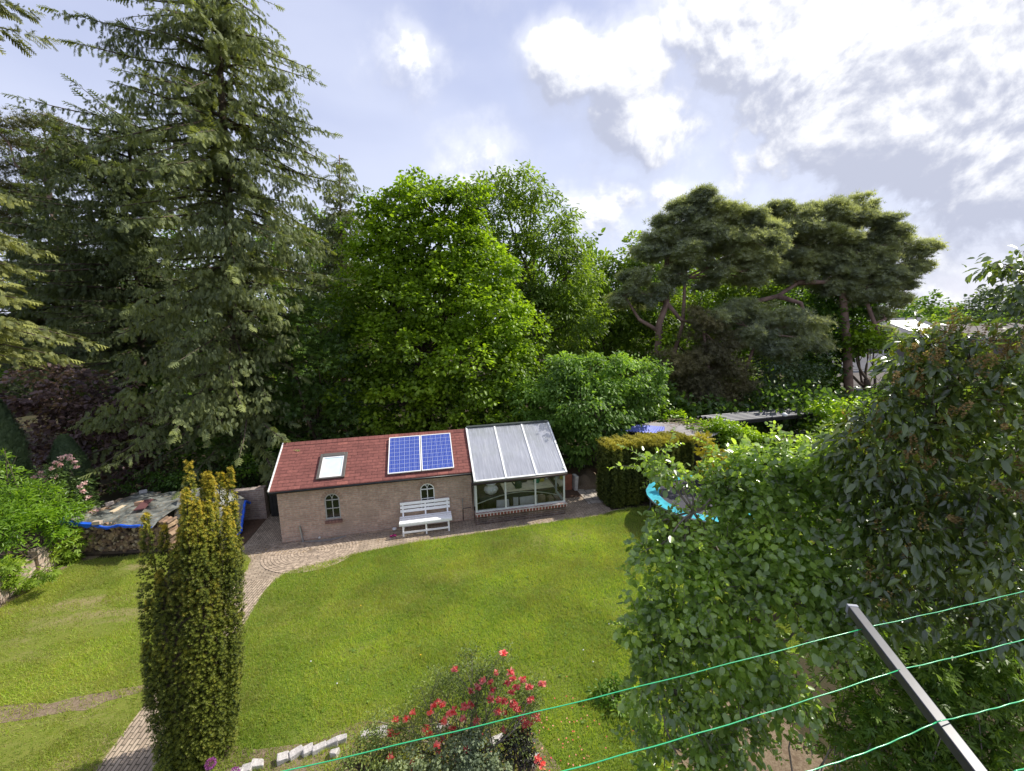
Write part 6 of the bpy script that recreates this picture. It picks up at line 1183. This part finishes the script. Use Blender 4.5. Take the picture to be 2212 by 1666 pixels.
FL = [(1325, 290, 1.2), (760, 480, .7), (1245, 540, .7), (1410, 520, 1.), (1430, 600, 1.), (1550, 610, 1.2), (1630, 690, 1.), (1780, 650, 1.1), (1090, 620, 1.), (1025, 690, .9), (950, 740, .8), (1200, 730, .8), (1180, 640, .7), (1370, 650, .8), (1420, 750, .8), (1480, 690, .9), (570, 860, 1.), (520, 905, .8), (630, 900, .6), (760, 975, 1.2), (700, 1010, .9), (870, 925, .9), (945, 900, 1.), (1175, 830, 1.3), (1280, 840, .7), (1340, 860, 1.2), (1450, 900, 1.4), (1490, 950, 1.1), (1640, 840, 1.1), (1255, 980, 1.2), (1340, 990, 1.), (285, 985, .7), (75, 1070, .9), (205, 1060, 1.1), (480, 990, .9), (635, 1090, 1.), (1010, 1090, 1.7), (860, 1060, .6), (1560, 1060, 1.4), (1630, 1110, 1.2), (1700, 1030, 1.5), (1730, 1070, 1.1), (1580, 1130, 1.3), (1570, 1220, 1.4), (430, 1180, 1.2), (470, 1230, .8), (735, 1160, .8), (1040, 1230, 1.1), (1020, 1280, .8), (740, 1260, 1.1), (620, 1290, 1.), (560, 1370, .8), (20, 1230, 1.4), (20, 1510, 1.3), (270, 1600, 2.), (900, 1425, 1.1), (1720, 1530, 1.2), (1770, 1600, 1.4), (1400, 1290, .7), (1320, 1190, .8), (575, 1490, .9), (380, 1530, .7), (90, 1240, .8)]
for (x, y, s_) in FL:
    px_, py_ = c7(x, y); c = W(px_, py_, 5.02-.25*(y > 1300)); n = int(20*s_)+4; a = rng.uniform(0, 6.28, n); X = unit(np.stack([np.cos(a), -.3+.6*np.sin(a), .5*np.sin(a*1.7)+.2], 1)); P = c+sph(n)*.022*s_
    cards('flower', M_coral, T_ROUND, P, X, unit(np.cross(X, sph(n))+UP*.2), .048, .038, rng.random(n), az)
for (x, y) in [(720, 1560), (650, 1480), (500, 1440), (800, 1230)]: pass
lowshrub('low grey green small leaved shrub below the azalea flowers', [(900, 1640, 26, 4.75), (950, 1625, 26, 4.8), (1000, 1615, 28, 4.8), (1050, 1630, 28, 4.75), (1000, 1660, 28, 4.7), (930, 1670, 28, 4.65), (1080, 1660, 24, 4.7), (860, 1665, 24, 4.65), (1030, 1600, 20, 4.85)], 4.8, F_grey, .036, clump=.09, per=26, dens=2.0, tpl=T_ROUND, aspect=.7)
lowshrub('low olive leaved shrub beside the granite stones left of the azalea', [(760, 1620, 20, 4.9), (790, 1600, 20, 5.), (820, 1630, 22, 4.85), (780, 1650, 22, 4.8), (740, 1650, 14, 4.8), (850, 1600, 22, 4.95)], 4.9, F_azal, .034, clump=.09, per=26, dens=1.8, tpl=T_LEAF, aspect=.6)
lowshrub('dark purple green leaved plant at the right foot of the azalea', [(1115, 1595, 16, 4.95), (1140, 1600, 18, 4.9), (1125, 1625, 18, 4.85), (1100, 1615, 16, 4.9), (1150, 1625, 12, 4.85)], 4.9, foliage('dark plum leaves', (.022, .022, .018), (.05, .05, .035), .2, .4), .034, clump=.08, per=24, dens=1.8, tpl=T_ROUND, aspect=.7)
def sett(k, x, y, s_=1.):
    r_ = np.random.default_rng(200+k); b = MB(); b.box((0, 0, .045), (.155*s_, .11, .095), 0, jit=.013); p = G(*c8(x, y)); o = b.build('granite_sett', M_stone, bevel=.012); o.location = (p[0], p[1], .01); o.rotation_euler = (r_.normal(0, .06), r_.normal(0, .06), .35+r_.normal(0, .15))
    return o
for k, (x, y, s_) in enumerate([(60, 960, 1), (120, 938, 1), (182, 905, 1.1), (315, 880, 1), (388, 850, 1.1), (450, 840, 1), (520, 818, 1.2), (585, 795, 1.1), (642, 770, .9), (600, 850, .8), (770, 752, .8), (820, 745, 1.1), (868, 730, 1), (1190, 710, 1.5), (1490, 780, 1.4), (1700, 880, 1.), (40, 985, 1)]):
    o = sett(k, x, y, s_)
    od = {16: 'first', 0: 'second', 1: 'third', 2: 'fourth', 3: 'fifth', 4: 'sixth', 5: 'seventh', 6: 'eighth', 7: 'ninth', 8: 'tenth', 10: 'eleventh', 11: 'twelfth', 12: 'thirteenth', 15: 'last'}
    tag(o, 'rough grey granite sett, %s from the left in the row edging the azalea bed' % od.get(k, 'x') if k != 15 else 'rough grey granite sett at the right end of the azalea bed edging', 'edging stone', 'granite setts edging the azalea bed')
    if k == 9: o['label'] = 'small tan stone lying loose below the row of granite setts'; o['group'] = ''; del o['group']
    if k == 13: o['label'] = 'pale rounded granite stone showing through the azalea stems'; del o['group']
    if k == 14: o['label'] = 'white granite stone at the dark foot of the azalea'; del o['group']
for i, (x, y, Y, lab) in enumerate([(455, 1650, 4.35, 'purple round allium flower in front of the golden yew'), (507, 1670, 4.4, 'second smaller purple allium flower at the very bottom edge')]):
    c = W(x, y, Y); t = thing('allium', lab, 'flower', (c[0], c[1], 0)); n = 420; d = sph(n); cards('flower_head', foliage('purple petals %d' % i, (.22, .05, .25), (.42, .14, .45), .3, .6), T_DIAMOND, c+d*.048*rng.uniform(.8, 1, (n, 1)), d+.3*sph(n), sph(n), .022, .008, rng.random(n), t); b = MB(); b.tube([(c[0], c[1], 0), c], .005, 6); b.build('stem', F_azal, t, True)

# ------------------------------------------------------------------ grass
def inside(poly, x, y):
    px_ = np.array([p[0] for p in poly]); py_ = np.array([p[1] for p in poly]); n = len(px_); r_ = np.zeros(len(x), bool); j = n-1
    for i in range(n):
        c = ((py_[i] > y) != (py_[j] > y)) & (x < (px_[j]-px_[i])*(y-py_[i])/(py_[j]-py_[i]+1e-12)+px_[i]); r_ ^= c; j = i
    return r_
def vnoise(x, y, s_, seed=0):
    g = np.random.default_rng(seed).random((64, 64)); X_ = x*s_+17.3; Y_ = y*s_+9.1; i = np.floor(X_).astype(int); j = np.floor(Y_).astype(int); fx = X_-i; fy = Y_-j; fx = fx*fx*(3-2*fx); fy = fy*fy*(3-2*fy); i %= 64; j %= 64; i1 = (i+1) % 64; j1 = (j+1) % 64
    return g[i, j]*(1-fx)*(1-fy)+g[i1, j]*fx*(1-fy)+g[i, j1]*(1-fx)*fy+g[i1, j1]*fx*fy
F_grass = foliage('grass blades', (.145, .245, .026), (.33, .43, .08), .4, .6, .25, new=(.30, .27, .10), nscale=.5)
def grass(poly, n, label, worn=0.):
    x0, y0 = np.min(poly, axis=0); x1, y1 = np.max(poly, axis=0); x = rng.uniform(x0, x1, n); y = y0+(y1-y0)*rng.random(n)**1.25
    k = inside(poly, x+rng.normal(0, .03, n), y+rng.normal(0, .03, n)); x, y = x[k], y[k]; f = vnoise(x, y, .9, 1)*.30+vnoise(x, y, 2.7, 2)*.22+vnoise(x, y, 8., 3)*.20+vnoise(x, y, 17., 9)*.28; f = np.clip(.5+(f-.5)*1.5, 0, 1); keep = (~inside(WORN, x, y) | (rng.random(len(x)) < .55)) & (rng.random(len(x)) < np.clip(.35+1.3*f-worn*(vnoise(x, y*2.2, .8, 8) > .62), .08, 1)); x, y, f = x[keep], y[keep], f[keep]; n = len(x)
    h_ = (.028+.05*vnoise(x, y, 3., 5)**1.5+.06*np.clip(vnoise(x, y, 6., 6)-.68, 0, 1)+.03*vnoise(x, y, 17., 9))*rng.uniform(.6, 1.5, n); X = unit(np.stack([rng.normal(0, .55, n), rng.normal(0, .55, n), np.ones(n)], 1)); dry = (rng.random(n) < .035+.05*worn)*.75
    o = cards('grass', F_grass, T_BLADE, np.stack([x, y, np.full(n, .008)], 1), X, sph(n)+np.array([0, -1, .3]), h_, .007+.006*rng.random(n), np.clip(.0+.95*f+rng.normal(0, .17, n), 0, .62)+dry, None); tag(o, label, 'grass', kind='stuff'); return o
grass(np.array(LAWNs), 680000, 'mown grass of the large lawn in front of the shed'); grass(np.array(LAWN2s), 190000, 'worn mown grass of the smaller lawn left of the path', .75)
n = 80; x = rng.normal(.7, .5, n); y = rng.normal(5.4, .4, n); k = inside(np.array(LAWNs), x, y); x, y = x[k], y[k]; n = len(x); tag(cards('fallen_petals', M_coral, T_ROUND, np.stack([x, y, np.full(n, .05)], 1), sph(n)*np.array([1, 1, .1]), UP+.3*rng.normal(size=(n, 3)), .026, .02, rng.random(n), None), 'fallen coral petals scattered on the grass right of the azalea', 'petals', kind='stuff')
n = 1500; x = rng.uniform(-7.5, 3.5, n); v_ = rng.uniform(-.75, .0, n)**1; q = np.array([S(a_, b_) for a_, b_ in zip(x+7.5-.8, v_)]); tag(cards('leaf_litter', foliage('dry leaf litter', (.16, .10, .05), (.38, .27, .14), .2, .8), T_LEAF, np.column_stack([q, np.full(n, .024)]), sph(n)*np.array([1, 1, .1]), UP+.3*rng.normal(size=(n, 3)), .028, .016, rng.random(n), None), 'dry leaf litter and crumbs scattered on the paving along the shed', 'litter', kind='stuff')
# broad leaved weeds and dandelions in the lawn
n = 260; x = rng.uniform(-6, 4.5, n); y = rng.uniform(5.5, 12.5, n); k = inside(np.array(LAWNs), x, y) & (vnoise(x, y, .8, 4) > .45); x, y = x[k], y[k]; n = len(x); ci = np.repeat(np.arange(n), 9); a = rng.uniform(0, 6.28, n*9); P = np.stack([x[ci], y[ci], np.full(n*9, .03)], 1)
tag(cards('lawn_weeds', foliage('weed leaves', (.13, .22, .03), (.24, .34, .06), .4, .5), T_LONG, P, np.stack([np.cos(a), np.sin(a), .35+0*a], 1), UP+.2*rng.normal(size=(n*9, 3)), rng.uniform(.03, .075, n*9), .016, rng.random(n*9)*.8, None), 'flat rosettes of weeds scattered through the large lawn', 'weeds', kind='stuff')
M_puff = plain('dandelion clock', (.62, .62, .58), .9); M_yel = plain('dandelion yellow', (.70, .45, .02), .7)
for i, (x, y, yl) in enumerate([(468, 328, 0), (612, 450, 0), (1072, 292, 1), (742, 20, 1), (1968, 265, 0), (2022, 330, 0), (2110, 122, 0)]):
    p = G(*c8(x, y), .10); t = thing('dandelion', ['white dandelion clock on the lawn nearest the golden yew', 'white dandelion clock on the lawn left of the azalea', 'yellow dandelion on the lawn just above the azalea', 'yellow dandelion in the middle of the lawn', 'white dandelion clock in the grass near the plum tree, middle one of three', 'white dandelion clock in the grass nearest the low pale shrub', 'white dandelion clock in the grass near the plum tree, farthest of three'][i], 'dandelion', (p[0], p[1], 0)); b = MB(); b.lathe([(.004, -.014), (.016, 0), (.004, .014)] if not yl else [(.006, -.006), (.018, 0), (.006, .008)], (0, 0, .11), 8); b.build('flower_head', M_yel if yl else M_puff, t, smooth=True); b = MB(); b.tube([(0, 0, 0), (0, 0, .10)], .002, 4); b.build('stem', F_azal, t)
